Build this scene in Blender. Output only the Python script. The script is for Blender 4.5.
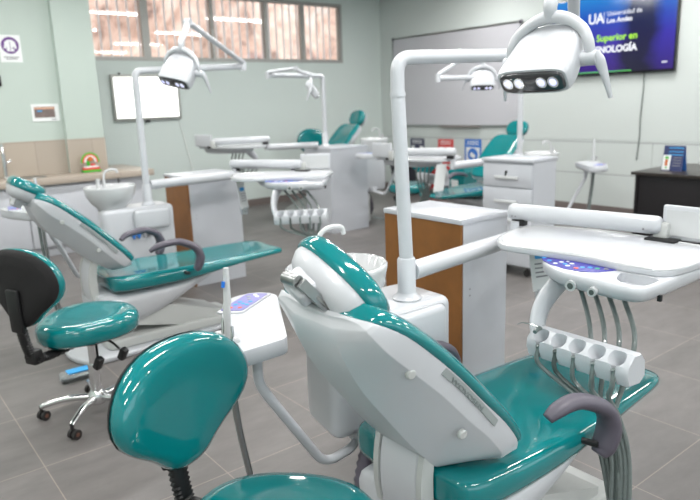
import bpy, bmesh, math, random
from mathutils import Vector, Matrix
random.seed(7)
for _o in list(bpy.data.objects):
    bpy.data.objects.remove(_o)
S = bpy.context.scene
COL = S.collection
PI = math.pi

# ------------------------------------------------------------------ camera
H = 1.5
f_px = 648.0
pitch, roll, yaw = math.radians(12.8), math.radians(2.0), math.radians(38)
F = Vector((math.sin(yaw)*math.cos(pitch), math.cos(yaw)*math.cos(pitch), -math.sin(pitch)))
R0 = Vector((math.cos(yaw), -math.sin(yaw), 0)); U0 = R0.cross(F)
R = math.cos(roll)*R0 - math.sin(roll)*U0
U = math.sin(roll)*R0 + math.cos(roll)*U0
cd = bpy.data.cameras.new('camera')
cam = bpy.data.objects.new('camera', cd); COL.objects.link(cam)
cam.matrix_world = Matrix(((R.x, U.x, -F.x, 0), (R.y, U.y, -F.y, 0), (R.z, U.z, -F.z, H), (0, 0, 0, 1)))
cd.sensor_width = 36; cd.lens = f_px/700*36; cd.clip_start = .05
cd.dof.use_dof = True; cd.dof.focus_distance = 2.0; cd.dof.aperture_fstop = 3.2
S.camera = cam
S.view_settings.view_transform = 'Standard'; S.view_settings.look = 'None'
S.view_settings.gamma = 1; S.view_settings.use_curve_mapping = False
S.view_settings.exposure = 1.38

# ------------------------------------------------------------------ world, sun
w = bpy.data.worlds.new('world'); S.world = w; w.use_nodes = True
bgn = w.node_tree.nodes['Background']
bgn.inputs[0].default_value = (.86, .93, 1.0, 1); bgn.inputs[1].default_value = .8
sd = bpy.data.lights.new('sun', 'SUN'); sd.energy = .95; sd.angle = .03; sd.color = (1, .93, .86)
sun = bpy.data.objects.new('sun', sd); COL.objects.link(sun)
sun.rotation_euler = (math.radians(-38), math.radians(20), 0)   # from outdoors onto the rock face, steeply down
sun.rotation_euler = Vector((.25, 1.0, -1.15)).to_track_quat('-Z', 'Y').to_euler()
CEIL = 3.17
LAMP_W = 14.5

# ------------------------------------------------------------------ materials
def mat(name, col, rough=.5, metal=0., coat=0., noise=0., nscale=8., emit=None, estr=0., trans=0., bump=0., bscale=60., ior=1.5, spec=.5):
    m = bpy.data.materials.new(name); m.use_nodes = True
    nt = m.node_tree; b = nt.nodes['Principled BSDF']
    b.inputs['Base Color'].default_value = (*col, 1)
    b.inputs['Roughness'].default_value = rough; b.inputs['Metallic'].default_value = metal
    b.inputs['Coat Weight'].default_value = coat; b.inputs['Coat Roughness'].default_value = .04
    b.inputs['Transmission Weight'].default_value = trans; b.inputs['IOR'].default_value = ior
    b.inputs['Specular IOR Level'].default_value = spec
    tc = nt.nodes.new('ShaderNodeTexCoord')
    if noise:
        n = nt.nodes.new('ShaderNodeTexNoise'); n.inputs['Scale'].default_value = nscale; n.inputs['Detail'].default_value = 4
        nt.links.new(tc.outputs['Object'], n.inputs['Vector'])
        mx = nt.nodes.new('ShaderNodeMix'); mx.data_type = 'RGBA'
        mx.inputs['A'].default_value = (*[c*(1-noise) for c in col], 1); mx.inputs['B'].default_value = (*[min(1, c*(1+noise)) for c in col], 1)
        nt.links.new(n.outputs['Fac'], mx.inputs['Factor']); nt.links.new(mx.outputs['Result'], b.inputs['Base Color'])
    if bump:
        n2 = nt.nodes.new('ShaderNodeTexNoise'); n2.inputs['Scale'].default_value = bscale
        nt.links.new(tc.outputs['Object'], n2.inputs['Vector'])
        bp = nt.nodes.new('ShaderNodeBump'); bp.inputs['Strength'].default_value = bump; bp.inputs['Distance'].default_value = .002
        nt.links.new(n2.outputs['Fac'], bp.inputs['Height']); nt.links.new(bp.outputs['Normal'], b.inputs['Normal'])
    if emit:
        b.inputs['Emission Color'].default_value = (*emit, 1); b.inputs['Emission Strength'].default_value = estr
    return m
M = {}
M['teal'] = mat('teal_vinyl', (.001, .178, .190), .10, coat=.55, noise=.06, nscale=3)
M['white'] = mat('white_plastic', (.52, .535, .565), .28, coat=.15, noise=.01)
M['shell'] = mat('shell_plastic', (.56, .57, .60), .30, coat=.15, noise=.01)
M['ivory'] = mat('ivory_plastic', (.50, .51, .50), .4, noise=.01)
M['ceramic'] = mat('white_ceramic', (.56, .57, .58), .08, coat=.5, noise=.01)
M['arm'] = mat('mauve_grey_rubber', (.09, .08, .105), .45, noise=.05)
M['black'] = mat('black_plastic', (.007, .007, .008), .45, noise=.1)
M['mesh'] = mat('black_backshell', (.008, .007, .008), .8, noise=.2, bump=.3)
M['chrome'] = mat('chrome', (.75, .75, .76), .16, metal=1, noise=.03)
M['alu'] = mat('brushed_aluminium', (.36, .37, .37), .32, metal=1, noise=.05)
M['hose'] = mat('grey_hose', (.15, .18, .175), .3, coat=.6, noise=.25, nscale=60)
M['hose_dark'] = mat('dark_hose', (.07, .09, .085), .4, noise=.2)
M['wood'] = mat('brown_board', (.215, .085, .018), .5, noise=.18, nscale=14)
M['cab'] = mat('white_laminate', (.52, .535, .575), .25, noise=.015, nscale=20)
M['cabgrey'] = mat('pale_laminate', (.60, .60, .61), .35, noise=.04, nscale=80)
M['panel_blue'] = mat('blue_keypad', (.06, .055, .36), .25, noise=.05)
M['panel_violet'] = mat('violet_keypad', (.21, .20, .46), .3, noise=.05)
M['btn_w'] = mat('white_key', (.8, .85, .9), .4, noise=.02)
M['btn_b'] = mat('cyan_key', (.03, .35, .75), .4, noise=.02)
M['btn_r'] = mat('red_key', (.75, .1, .05), .4, noise=.02)
M['btn_g'] = mat('green_key', (.03, .4, .2), .4, noise=.02)
M['desk'] = mat('black_desk', (.013, .011, .012), .35, noise=.2, nscale=5)
M['desktop'] = mat('dark_desktop', (.028, .022, .018), .3, noise=.2, nscale=5)
M['frame'] = mat('window_aluminium', (.36, .36, .34), .4, metal=.3, noise=.05)
M['bar'] = mat('white_bar', (.93, .94, .96), .4, noise=.02)
M['paper'] = mat('paper', (.78, .80, .80), .6, noise=.02)
M['board'] = mat('whiteboard', (.52, .515, .55), .25, noise=.01, nscale=1)
M['red'] = mat('red_plastic', (.42, .01, .013), .4, noise=.05)
M['redsign'] = mat('red_print', (.62, .03, .03), .5, noise=.03)
M['bluesign'] = mat('blue_print', (.03, .16, .55), .5, noise=.03)
M['navysign'] = mat('navy_print', (.04, .04, .09), .5, noise=.03)
M['purple'] = mat('purple_print', (.13, .04, .22), .5, noise=.03)
M['greytext'] = mat('grey_print', (.25, .25, .27), .6, noise=.02)
M['beige'] = mat('beige_counter', (.41, .35, .295), .35, noise=.05, nscale=30)
M['label'] = mat('grey_label', (.30, .33, .33), .35, noise=.03)
M['labeltext'] = mat('dark_label_text', (.19, .22, .22), .4, noise=.03)
M['led'] = mat('led_lens', (.8, .8, 1), .1, emit=(.55, .55, 1.0), estr=.36, noise=.01)
M['lampglass'] = mat('smoked_lens_panel', (.04, .04, .045), .06, coat=.8, noise=.3, nscale=30)
M['tvblack'] = mat('black_bezel', (.01, .01, .012), .2, noise=.05)
M['ebody'] = mat('lightbox_screen', (.9, .9, .88), .3, emit=(1, 1, .96), estr=.75, noise=.01)
M['diff'] = mat('tube_diffuser', (.9, .9, .9), .3, emit=(1, .99, .97), estr=5, noise=.01)
M['concrete'] = mat('concrete_ceiling', (.66, .68, .66), .8, noise=.03, nscale=2)
M['green'] = mat('green_toy', (.05, .42, .02), .5, noise=.05)
M['orange'] = mat('orange_toy', (.55, .13, .02), .5, noise=.05)
M['toyred'] = mat('red_toy', (.7, .08, .07), .5, noise=.05)
M['blackbin'] = mat('black_bin', (.02, .02, .03), .5, noise=.1)
M['blue'] = mat('blue_tip', (.01, .16, .62), .3, noise=.03)
M['logo_blue'] = mat('logo_blue', (.02, .13, .42), .4, noise=.03)
M['rubber'] = mat('black_rubber', (.02, .018, .018), .55, noise=.2)
M['wheelcore'] = mat('brown_wheel_core', (.14, .06, .04), .5, noise=.1)
M['clear'] = mat('clear_plastic', (.9, .95, .97), .08, trans=.9, ior=1.2, noise=.01)
M['palemint'] = mat('outlet_plastic', (.8, .82, .8), .4, noise=.01)
def glassmat():
    m = bpy.data.materials.new('window_glass'); m.use_nodes = True; nt = m.node_tree
    nt.nodes.clear(); o = nt.nodes.new('ShaderNodeOutputMaterial'); g = nt.nodes.new('ShaderNodeBsdfGlossy'); t = nt.nodes.new('ShaderNodeBsdfTransparent')
    g.inputs['Roughness'].default_value = .02; fr = nt.nodes.new('ShaderNodeFresnel'); fr.inputs['IOR'].default_value = 1.5
    mx = nt.nodes.new('ShaderNodeMixShader'); nt.links.new(fr.outputs[0], mx.inputs[0]); nt.links.new(t.outputs[0], mx.inputs[1]); nt.links.new(g.outputs[0], mx.inputs[2])
    nt.links.new(mx.outputs[0], o.inputs[0]); return m
M['glass'] = glassmat()
def wallmat(name, col, var=.03):
    return mat(name, col, .55, noise=var, nscale=.9, bump=.15, bscale=220)
M['wall_mint'] = wallmat('mint_wall', (.46, .535, .493))
M['wall_grey'] = wallmat('grey_green_wall', (.60, .665, .64))
M['wall_board'] = wallmat('pale_green_wall', (.58, .62, .605))
M['wall_band'] = wallmat('washable_band', (.57, .61, .595))
def floormat():
    m = bpy.data.materials.new('grey_floor_tile'); m.use_nodes = True; nt = m.node_tree; b = nt.nodes['Principled BSDF']
    tc = nt.nodes.new('ShaderNodeTexCoord'); mp = nt.nodes.new('ShaderNodeMapping'); mp.inputs['Location'].default_value = (.08, .05, 0)
    nt.links.new(tc.outputs['Object'], mp.inputs['Vector'])
    br = nt.nodes.new('ShaderNodeTexBrick'); br.offset = 0; br.squash = 1
    br.inputs['Scale'].default_value = 1; br.inputs['Brick Width'].default_value = .58; br.inputs['Row Height'].default_value = .58
    br.inputs['Mortar Size'].default_value = .0028; br.inputs['Mortar Smooth'].default_value = .3
    br.inputs['Color1'].default_value = (.145, .136, .133, 1); br.inputs['Color2'].default_value = (.162, .151, .148, 1); br.inputs['Mortar'].default_value = (.28, .245, .215, 1)
    nt.links.new(mp.outputs[0], br.inputs['Vector'])
    n = nt.nodes.new('ShaderNodeTexNoise'); n.inputs['Scale'].default_value = 3.2; n.inputs['Detail'].default_value = 9; n.inputs['Roughness'].default_value = .65
    mp2 = nt.nodes.new('ShaderNodeMapping'); mp2.inputs['Scale'].default_value = (1, 2.4, 1)
    nt.links.new(tc.outputs['Object'], mp2.inputs[0]); nt.links.new(mp2.outputs[0], n.inputs['Vector'])
    cr = nt.nodes.new('ShaderNodeValToRGB'); cr.color_ramp.elements[0].position = .3; cr.color_ramp.elements[0].color = (.80, .79, .79, 1); cr.color_ramp.elements[1].position = .7; cr.color_ramp.elements[1].color = (1.14, 1.13, 1.12, 1)
    nt.links.new(n.outputs['Fac'], cr.inputs[0])
    mx = nt.nodes.new('ShaderNodeMix'); mx.data_type = 'RGBA'; mx.blend_type = 'MULTIPLY'; mx.inputs['Factor'].default_value = 1
    nt.links.new(br.outputs['Color'], mx.inputs['A']); nt.links.new(cr.outputs[0], mx.inputs['B']); nt.links.new(mx.outputs['Result'], b.inputs['Base Color'])
    b.inputs['Roughness'].default_value = .42
    return m
M['floor'] = floormat()
def tilemat():
    m = bpy.data.materials.new('beige_splash_tile'); m.use_nodes = True; nt = m.node_tree; b = nt.nodes['Principled BSDF']
    tc = nt.nodes.new('ShaderNodeTexCoord'); br = nt.nodes.new('ShaderNodeTexBrick'); br.offset = 0
    mp = nt.nodes.new('ShaderNodeMapping'); mp.inputs['Rotation'].default_value = (math.radians(90), 0, 0); nt.links.new(tc.outputs['Object'], mp.inputs[0])
    br.inputs['Scale'].default_value = 1; br.inputs['Brick Width'].default_value = .58; br.inputs['Row Height'].default_value = .6; br.inputs['Mortar Size'].default_value = .003
    br.inputs['Color1'].default_value = (.40, .345, .29, 1); br.inputs['Color2'].default_value = (.42, .36, .30, 1); br.inputs['Mortar'].default_value = (.29, .25, .21, 1)
    nt.links.new(mp.outputs[0], br.inputs['Vector']); nt.links.new(br.outputs['Color'], b.inputs['Base Color']); b.inputs['Roughness'].default_value = .3
    return m
M['splash'] = tilemat()
def rockmat():
    m = bpy.data.materials.new('pink_rock_face'); m.use_nodes = True; nt = m.node_tree; b = nt.nodes['Principled BSDF']
    tc = nt.nodes.new('ShaderNodeTexCoord')
    n = nt.nodes.new('ShaderNodeTexNoise'); n.inputs['Scale'].default_value = 1.7; n.inputs['Detail'].default_value = 10; n.inputs['Roughness'].default_value = .72; n.inputs['Distortion'].default_value = .6
    nt.links.new(tc.outputs['Object'], n.inputs['Vector'])
    cr = nt.nodes.new('ShaderNodeValToRGB'); e = cr.color_ramp.elements
    e[0].position = .36; e[0].color = (.20, .13, .11, 1); e[1].position = .72; e[1].color = (.75, .68, .64, 1)
    x = e.new(.46); x.color = (.50, .33, .26, 1); x = e.new(.56); x.color = (.66, .50, .42, 1)
    nt.links.new(n.outputs['Fac'], cr.inputs[0]); nt.links.new(cr.outputs[0], b.inputs['Base Color']); b.inputs['Roughness'].default_value = .9
    return m
M['rock'] = rockmat()
def tvmat():
    m = bpy.data.materials.new('tv_screen_image'); m.use_nodes = True; nt = m.node_tree; b = nt.nodes['Principled BSDF']
    b.inputs['Base Color'].default_value = (.005, .005, .01, 1); b.inputs['Roughness'].default_value = .12
    tc = nt.nodes.new('ShaderNodeTexCoord'); sp = nt.nodes.new('ShaderNodeSeparateXYZ'); nt.links.new(tc.outputs['Generated'], sp.inputs[0])
    cr = nt.nodes.new('ShaderNodeValToRGB'); e = cr.color_ramp.elements
    e[0].position = 0; e[0].color = (.035, .005, .16, 1); e[1].position = 1; e[1].color = (.01, .22, .62, 1)
    x = e.new(.45); x.color = (.05, .03, .38, 1); x = e.new(.7); x.color = (.015, .07, .45, 1)
    nt.links.new(sp.outputs['Z'], cr.inputs[0])
    cr2 = nt.nodes.new('ShaderNodeValToRGB'); e = cr2.color_ramp.elements      # picture: dark figure on the right part of the slide
    e[0].position = .0; e[0].color = (1, 1, 1, 1); e[1].position = 1; e[1].color = (.9, .9, 1, 1)
    for p, c in ((.56, (1, 1, 1)), (.66, (.10, .10, .14)), (.80, (.10, .10, .13)), (.90, (.75, .75, 1))):
        x = e.new(p); x.color = (*c, 1)
    # Generated Y runs from the right edge of the picture (low y) to its left edge
    inv = nt.nodes.new('ShaderNodeMath'); inv.operation = 'SUBTRACT'; inv.inputs[0].default_value = 1; nt.links.new(sp.outputs['Y'], inv.inputs[1])
    nz = nt.nodes.new('ShaderNodeTexNoise'); nz.inputs['Scale'].default_value = 3; nt.links.new(tc.outputs['Generated'], nz.inputs['Vector'])
    ad = nt.nodes.new('ShaderNodeMath'); ad.operation = 'MULTIPLY_ADD'; ad.inputs[1].default_value = .22; ad.inputs[2].default_value = -.11
    nt.links.new(nz.outputs['Fac'], ad.inputs[0]); ad2 = nt.nodes.new('ShaderNodeMath'); nt.links.new(inv.outputs[0], ad2.inputs[0]); nt.links.new(ad.outputs[0], ad2.inputs[1])
    nt.links.new(ad2.outputs[0], cr2.inputs[0])
    mx = nt.nodes.new('ShaderNodeMix'); mx.data_type = 'RGBA'; mx.blend_type = 'MULTIPLY'; mx.inputs['Factor'].default_value = 1
    nt.links.new(cr.outputs[0], mx.inputs['A']); nt.links.new(cr2.outputs[0], mx.inputs['B'])
    nt.links.new(mx.outputs['Result'], b.inputs['Emission Color']); b.inputs['Emission Strength'].default_value = .42
    return m
M['tv'] = tvmat()
M['tvwhite'] = mat('screen_white', (.02, .02, .02), .3, emit=(.9, .93, 1), estr=.42, noise=.01)
M['tvlime'] = mat('screen_lime', (.02, .02, .02), .3, emit=(.38, .85, .02), estr=.42, noise=.01)
M['tvgreen'] = mat('screen_green', (.02, .02, .02), .3, emit=(.1, .6, .1), estr=.6, noise=.01)

# ------------------------------------------------------------------ mesh helpers
def V(*a): return Vector(a)
def nb(): return bmesh.new()
def loft(bm, rings, closed=True, caps=(True, True)):
    vr = [[bm.verts.new(p) for p in r] for r in rings]
    n = len(vr[0])
    for a, b in zip(vr, vr[1:]):
        for i in range(n if closed else n-1):
            j = (i+1) % n
            bm.faces.new((a[i], a[j], b[j], b[i]))
    if caps[0] and closed: bm.faces.new(list(reversed(vr[0])))
    if caps[1] and closed: bm.faces.new(vr[-1])
    return vr
def box(bm, c, s, rz=0, bev=0, seg=2, rot=None):
    t = bmesh.new(); bmesh.ops.create_cube(t, size=1)
    for v in t.verts: v.co = Vector((v.co.x*s[0], v.co.y*s[1], v.co.z*s[2]))
    if bev: bmesh.ops.bevel(t, geom=list(t.edges), offset=bev, segments=seg, affect='EDGES', profile=.5)
    m = rot if rot is not None else Matrix.Rotation(rz, 3, 'Z')
    mp = {}
    for v in t.verts: mp[v] = bm.verts.new(m @ v.co + Vector(c))
    for f in t.faces: bm.faces.new([mp[v] for v in f.verts])
    t.free()
def box2(bm, a, b, bev=0, seg=2):
    box(bm, [(a[i]+b[i])/2 for i in range(3)], [abs(b[i]-a[i]) for i in range(3)], bev=bev, seg=seg)
def frame_of(d):
    d = d.normalized(); up = V(0, 0, 1) if abs(d.z) < .95 else V(1, 0, 0)
    x = up.cross(d).normalized(); return x, d.cross(x)
def cyl(bm, p0, p1, r0, r1=None, seg=20):
    p0, p1 = Vector(p0), Vector(p1); r1 = r0 if r1 is None else r1
    x, y = frame_of(p1-p0)
    loft(bm, [[p+x*r*math.cos(a)+y*r*math.sin(a) for a in [2*PI*i/seg for i in range(seg)]] for p, r in ((p0, r0), (p1, r1))])
def smoothpath(pts, n=6):
    P = [Vector(p) for p in pts]
    if len(P) < 3: return P
    Q = [P[0]*2-P[1]] + P + [P[-1]*2-P[-2]]; out = []
    for i in range(1, len(Q)-2):
        for k in range(n):
            t = k/n; a, b, c, d = Q[i-1:i+3]
            out.append(.5*((2*b)+(c-a)*t+(2*a-5*b+4*c-d)*t*t+(3*b-a-3*c+d)*t**3))
    return out+[P[-1]]
def filleted(pts, r=.06, n=5):
    P = [Vector(p) for p in pts]; out = [P[0]]
    for i in range(1, len(P)-1):
        a = (P[i-1]-P[i]); b = (P[i+1]-P[i]); ra = min(r, a.length*.45, b.length*.45)
        a0, b0 = P[i]+a.normalized()*ra, P[i]+b.normalized()*ra
        for k in range(n+1):
            t = k/n; out.append(a0*(1-t)**2+P[i]*2*t*(1-t)+b0*t*t)
    return out+[P[-1]]
def tube(bm, pts, r, seg=12, sx=1., sy=1., up=None):
    P = [Vector(p) for p in pts]; rr = r if isinstance(r, (list, tuple)) else [r]*len(P)
    if isinstance(r, (list, tuple)) and len(r) != len(P):
        m = len(r)-1; rr = []
        for i in range(len(P)):
            t = i/(len(P)-1)*m; k = min(int(t), m-1); rr.append(r[k]*(1-(t-k))+r[k+1]*(t-k))
    rings = []; x = None
    for i, p in enumerate(P):
        d = (P[min(i+1, len(P)-1)]-P[max(i-1, 0)]).normalized()
        if x is None: x = frame_of(d)[0] if up is None else Vector(up).cross(d).normalized()
        x = (x-d*x.dot(d)).normalized(); y = d.cross(x)
        rings.append([p+x*rr[i]*sx*math.cos(a)+y*rr[i]*sy*math.sin(a) for a in [2*PI*k/seg for k in range(seg)]])
    loft(bm, rings)
def lathe(bm, prof, c, seg=28, axis=(0, 0, 1), ex=1., ey=1.):
    ax = Vector(axis).normalized()
    x, y = (V(1, 0, 0), V(0, 1, 0)) if abs(ax.z) > .999 else frame_of(ax)
    c = Vector(c)
    loft(bm, [[c+ax*z+x*max(r, .0004)*ex*math.cos(a)+y*max(r, .0004)*ey*math.sin(a) for a in [2*PI*i/seg for i in range(seg)]] for r, z in prof])
def prism(bm, poly, d0, d1, fn=None, bev=0, seg=2):
    t = bmesh.new(); fn = fn or (lambda u, v, w_: (u, v, w_))
    a = [t.verts.new(fn(u, v, d0)) for u, v in poly]; b = [t.verts.new(fn(u, v, d1)) for u, v in poly]
    n = len(poly)
    t.faces.new(list(reversed(a))); t.faces.new(b)
    for i in range(n): t.faces.new((a[i], a[(i+1) % n], b[(i+1) % n], b[i]))
    bmesh.ops.recalc_face_normals(t, faces=t.faces)
    if bev:
        es = [e for e in t.edges if (e.verts[0] in a and e.verts[1] in a) or (e.verts[0] in b and e.verts[1] in b)]
        bmesh.ops.bevel(t, geom=es, offset=bev, segments=seg, affect='EDGES', profile=.5)
    mp = {v: bm.verts.new(v.co) for v in t.verts}
    for f in t.faces: bm.faces.new([mp[v] for v in f.verts])
    t.free()
def roundpoly(poly, r, n=5):
    out = []; N = len(poly)
    for i in range(N):
        p = Vector(poly[i]).to_3d() if len(poly[i]) == 2 else Vector(poly[i])
        a = Vector((*poly[i-1], 0))-Vector((*poly[i], 0)); b = Vector((*poly[(i+1) % N], 0))-Vector((*poly[i], 0)); p = Vector((*poly[i], 0))
        rr = r[i] if isinstance(r, (list, tuple)) else r
        ra = min(rr, a.length*.48, b.length*.48)
        a0, b0 = p+a.normalized()*ra, p+b.normalized()*ra
        for k in range(n+1):
            t = k/n; q = a0*(1-t)**2+p*2*t*(1-t)+b0*t*t; out.append((q.x, q.y))
    return out

def boolean(bm, cut):
    ms = []
    for b_ in (bm, cut):
        me = bpy.data.meshes.new('tmp'); b_.to_mesh(me); b_.free(); o = bpy.data.objects.new('tmp', me); COL.objects.link(o); ms.append(o)
    md = ms[0].modifiers.new('b', 'BOOLEAN'); md.operation = 'DIFFERENCE'; md.solver = 'EXACT'; md.object = ms[1]; md.use_self = True
    dg = bpy.context.evaluated_depsgraph_get(); me = bpy.data.meshes.new_from_object(ms[0].evaluated_get(dg))
    out = bmesh.new(); out.from_mesh(me); bpy.data.meshes.remove(me)
    for o in ms: bpy.data.objects.remove(o)
    return out
class Ctx: origin = Vector((0, 0, 0))
def finish(name, bm, m, parent=None, sub=0, angle=40, label=None):
    bmesh.ops.recalc_face_normals(bm, faces=bm.faces)
    o0 = Ctx.origin
    for v in bm.verts: v.co -= o0
    me = bpy.data.meshes.new(name); bm.to_mesh(me); bm.free()
    me.shade_smooth(); me.set_sharp_from_angle(angle=math.radians(angle))
    me.materials.append(M[m] if isinstance(m, str) else m)
    o = bpy.data.objects.new(name, me); COL.objects.link(o)
    if parent is not None: o.parent = parent
    else: o.location = o0
    if sub:
        md = o.modifiers.new('sub', 'SUBSURF'); md.levels = sub; md.render_levels = sub
        me.shade_smooth()
        for e in me.edges: e.use_edge_sharp = False
    if label: o['label'] = label
    return o
def thing(name, label, cat, origin, group=None):
    Ctx.origin = Vector(origin)
    o = bpy.data.objects.new(name, None); o.empty_display_size = .1; COL.objects.link(o); o.location = origin
    o['label'] = label; o['category'] = cat
    if group: o['group'] = group
    return o
def tag(o, label, cat, group=None):
    o['label'] = label; o['category'] = cat
    if group: o['group'] = group
    return o
def at0(*p): Ctx.origin = Vector(p)
def struct(name, bm, m, parent=None, angle=30):
    if parent is None: at0(0, 0, 0)
    o = finish(name, bm, m, parent, angle=angle)
    if parent is None: o['kind'] = 'structure'
    return o
def text(name, s, size, loc, rot, m, parent=None, depth=.0008, bold=0., align='LEFT', sx=1.):
    cu = bpy.data.curves.new(name, 'FONT'); cu.body = s; cu.size = size; cu.extrude = depth; cu.offset = bold; cu.align_x = align; cu.resolution_u = 3
    tmp = bpy.data.objects.new('tmp', cu); COL.objects.link(tmp)
    dg = bpy.context.evaluated_depsgraph_get(); me = bpy.data.meshes.new_from_object(tmp.evaluated_get(dg))
    bpy.data.objects.remove(tmp)
    rm = rot if isinstance(rot, Matrix) else Matrix(rot).transposed()
    for v in me.vertices: v.co = rm @ Vector((v.co.x*sx, v.co.y, v.co.z)) + Vector(loc) - Ctx.origin
    me.name = name; me.materials.clear(); me.materials.append(M[m])
    o = bpy.data.objects.new(name, me); COL.objects.link(o)
    if parent is not None: o.parent = parent
    else: o.location = Ctx.origin
    return o
def copy_tree(o, parent=None):
    c = o.copy(); COL.objects.link(c); c.parent = parent
    for ch in [k for k in bpy.data.objects if k.parent == o]: copy_tree(ch, c)
    return c
def dup(o, loc, rz=0, scale=None, label=None, group=None):
    c = copy_tree(o); c.location = loc; c.rotation_euler = (0, 0, rz)
    if scale: c.scale = scale
    if label: c['label'] = label
    if group: c['group'] = group
    return c
def drop(root, *names):
    for ch in [k for k in bpy.data.objects if k.parent == root]:
        if ch.name.split('.')[0] in names:
            for g in [k for k in bpy.data.objects if k.parent == ch]: bpy.data.objects.remove(g)
            bpy.data.objects.remove(ch)

# ------------------------------------------------------------------ room
XR, YW, XL, YB = 7.65, 8.75, -2.2, -2.6
bm = nb(); box2(bm, (XL-.1, YB-.1, -.1), (XR+.1, YW+.1, 0)); struct('floor', bm, 'floor')
bm = nb(); box2(bm, (XL-.1, YB-.1, CEIL), (XR+.1, YW+.1, CEIL+.12)); struct('ceiling', bm, 'concrete')
WX0, WX1, WZ0, WZ1 = 2.50, 6.82, 2.14, 3.05
bm = nb()
box2(bm, (2.3, YW, 0), (XR+.1, YW+.15, WZ0)); box2(bm, (2.3, YW, WZ1), (XR+.1, YW+.15, CEIL)); box2(bm, (WX1, YW, WZ0), (XR+.1, YW+.15, WZ1)); box2(bm, (2.3, YW, WZ0), (WX0, YW+.15, WZ1))
struct('wall_back', bm, 'wall_grey')
bm = nb()
box2(bm, (XR, YB-.1, .93), (XR+.12, YW, CEIL)); box2(bm, (XR+.004, YB-.1, 0), (XR+.12, YW, .94))
struct('wall_right', bm, 'wall_board')
# washable wall panels below, with narrow joints
bm = nb()
for z0, z1 in ((.1, .500), (.507, .905)):
    y = YW
    while y > YB:
        y2 = max(y-2.44, YB); box2(bm, (XR-.006, y2+.003, z0), (XR, y-.003, z1)); y = y2
struct('trim_1', bm, 'wall_band')
bm = nb(); box2(bm, (XR-.0075, YB, .902), (XR-.0005, YW, .909)); box2(bm, (XR-.0075, YB, .4995), (XR-.0005, YW, .5065)); struct('trim_4', bm, 'greytext')
bm = nb(); box2(bm, (XR-.014, YB, 0), (XR, YW-.014, .1)); struct('baseboard_right', bm, mat('brown_grey_skirting', (.17, .14, .13), .5, noise=.1))
bm = nb(); box2(bm, (2.47, YW-.014, 0), (XR, YW, .1)); struct('baseboard_back', bm, bpy.data.materials['brown_grey_skirting'])
bm = nb(); box2(bm, (XL-.1, 7.75, 0), (2.06, YW+.15, CEIL)); struct('wall_left', bm, 'wall_mint')
bm = nb(); box2(bm, (2.06, 7.66, 0), (2.47, YW+.1, CEIL), bev=.006); struct('trim_2', bm, 'wall_mint')
bm = nb(); box2(bm, (XL-.1, YB-.1, 0), (XL, 7.75, CEIL)); struct('wall_side', bm, 'wall_mint')
bm = nb(); box2(bm, (XL, YB-.1, 0), (XR, YB, .9)); box2(bm, (XL, YB-.1, 2.3), (XR, YB, CEIL))
box2(bm, (XL, YB-.1, .9), (-1.6, YB, 2.3)); box2(bm, (3.2, YB-.1, .9), (4.4, YB, 2.3)); box2(bm, (7.0, YB-.1, .9), (XR, YB, 2.3)); struct('wall_front', bm, 'wall_mint')
# splashback tiles
bm = nb(); box2(bm, (XL, 7.742, .83), (2.06, 7.75, 1.21)); box2(bm, (2.052, 7.652, .83), (2.47, 7.66, 1.21)); struct('trim_3', bm, 'splash')

# window: frame, panes, outside bars
at0(0, 0, 0)
bm = nb(); fw = .05
for a, b in (((WX0, WZ0), (WX1, WZ0+.05)), ((WX0, WZ1-.05), (WX1, WZ1))):
    box2(bm, (a[0], YW-.01, a[1]), (b[0], YW+.07, b[1]))
for x, wd in ((WX0, .05), (3.47, .10), (4.48, .05), (5.36, .06), (6.02, .07), (6.77, .05)):
    box2(bm, (x, YW-.005, WZ0+.05), (x+wd, YW+.065, WZ1-.05))
win = struct('window_1', bm, 'frame')
bm = nb(); box2(bm, (WX0+.04, YW+.03, WZ0+.04), (WX1-.04, YW+.036, WZ1-.04)); finish('glass_pane', bm, 'glass', win)
bm = nb(); x = WX0+.07
while x < WX1-.04:
    box2(bm, (x, YW+.13, WZ0-.02), (x+.020, YW+.15, WZ1+.02)); x += .128
finish('security_bars', bm, 'bar', win)
# outdoors: rock face
bm = nb(); NX, NZ = 60, 30
g = [[None]*(NZ+1) for _ in range(NX+1)]
for i in range(NX+1):
    for k in range(NZ+1):
        x, z = -4+i*.35, -.5+k*.3
        d = .35*math.sin(x*1.3+z*.8)+.22*math.sin(x*3.1-z*2.3)+.12*math.sin(x*6.7+z*5.1)+random.uniform(-.07, .07)
        g[i][k] = bm.verts.new((x, 11.2+z*.22+d*.6, z))
for i in range(NX):
    for k in range(NZ): bm.faces.new((g[i][k], g[i+1][k], g[i+1][k+1], g[i][k+1]))
at0(0, 0, 0)
tag(finish('rock_face', bm, 'rock', angle=25), 'sunlit pinkish brown rock face outside behind the barred window', 'rock face')
bm = nb(); box2(bm, (-6, YW+.16, -.2), (18, 12, -.1)); struct('ground', bm, 'concrete')

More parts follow.
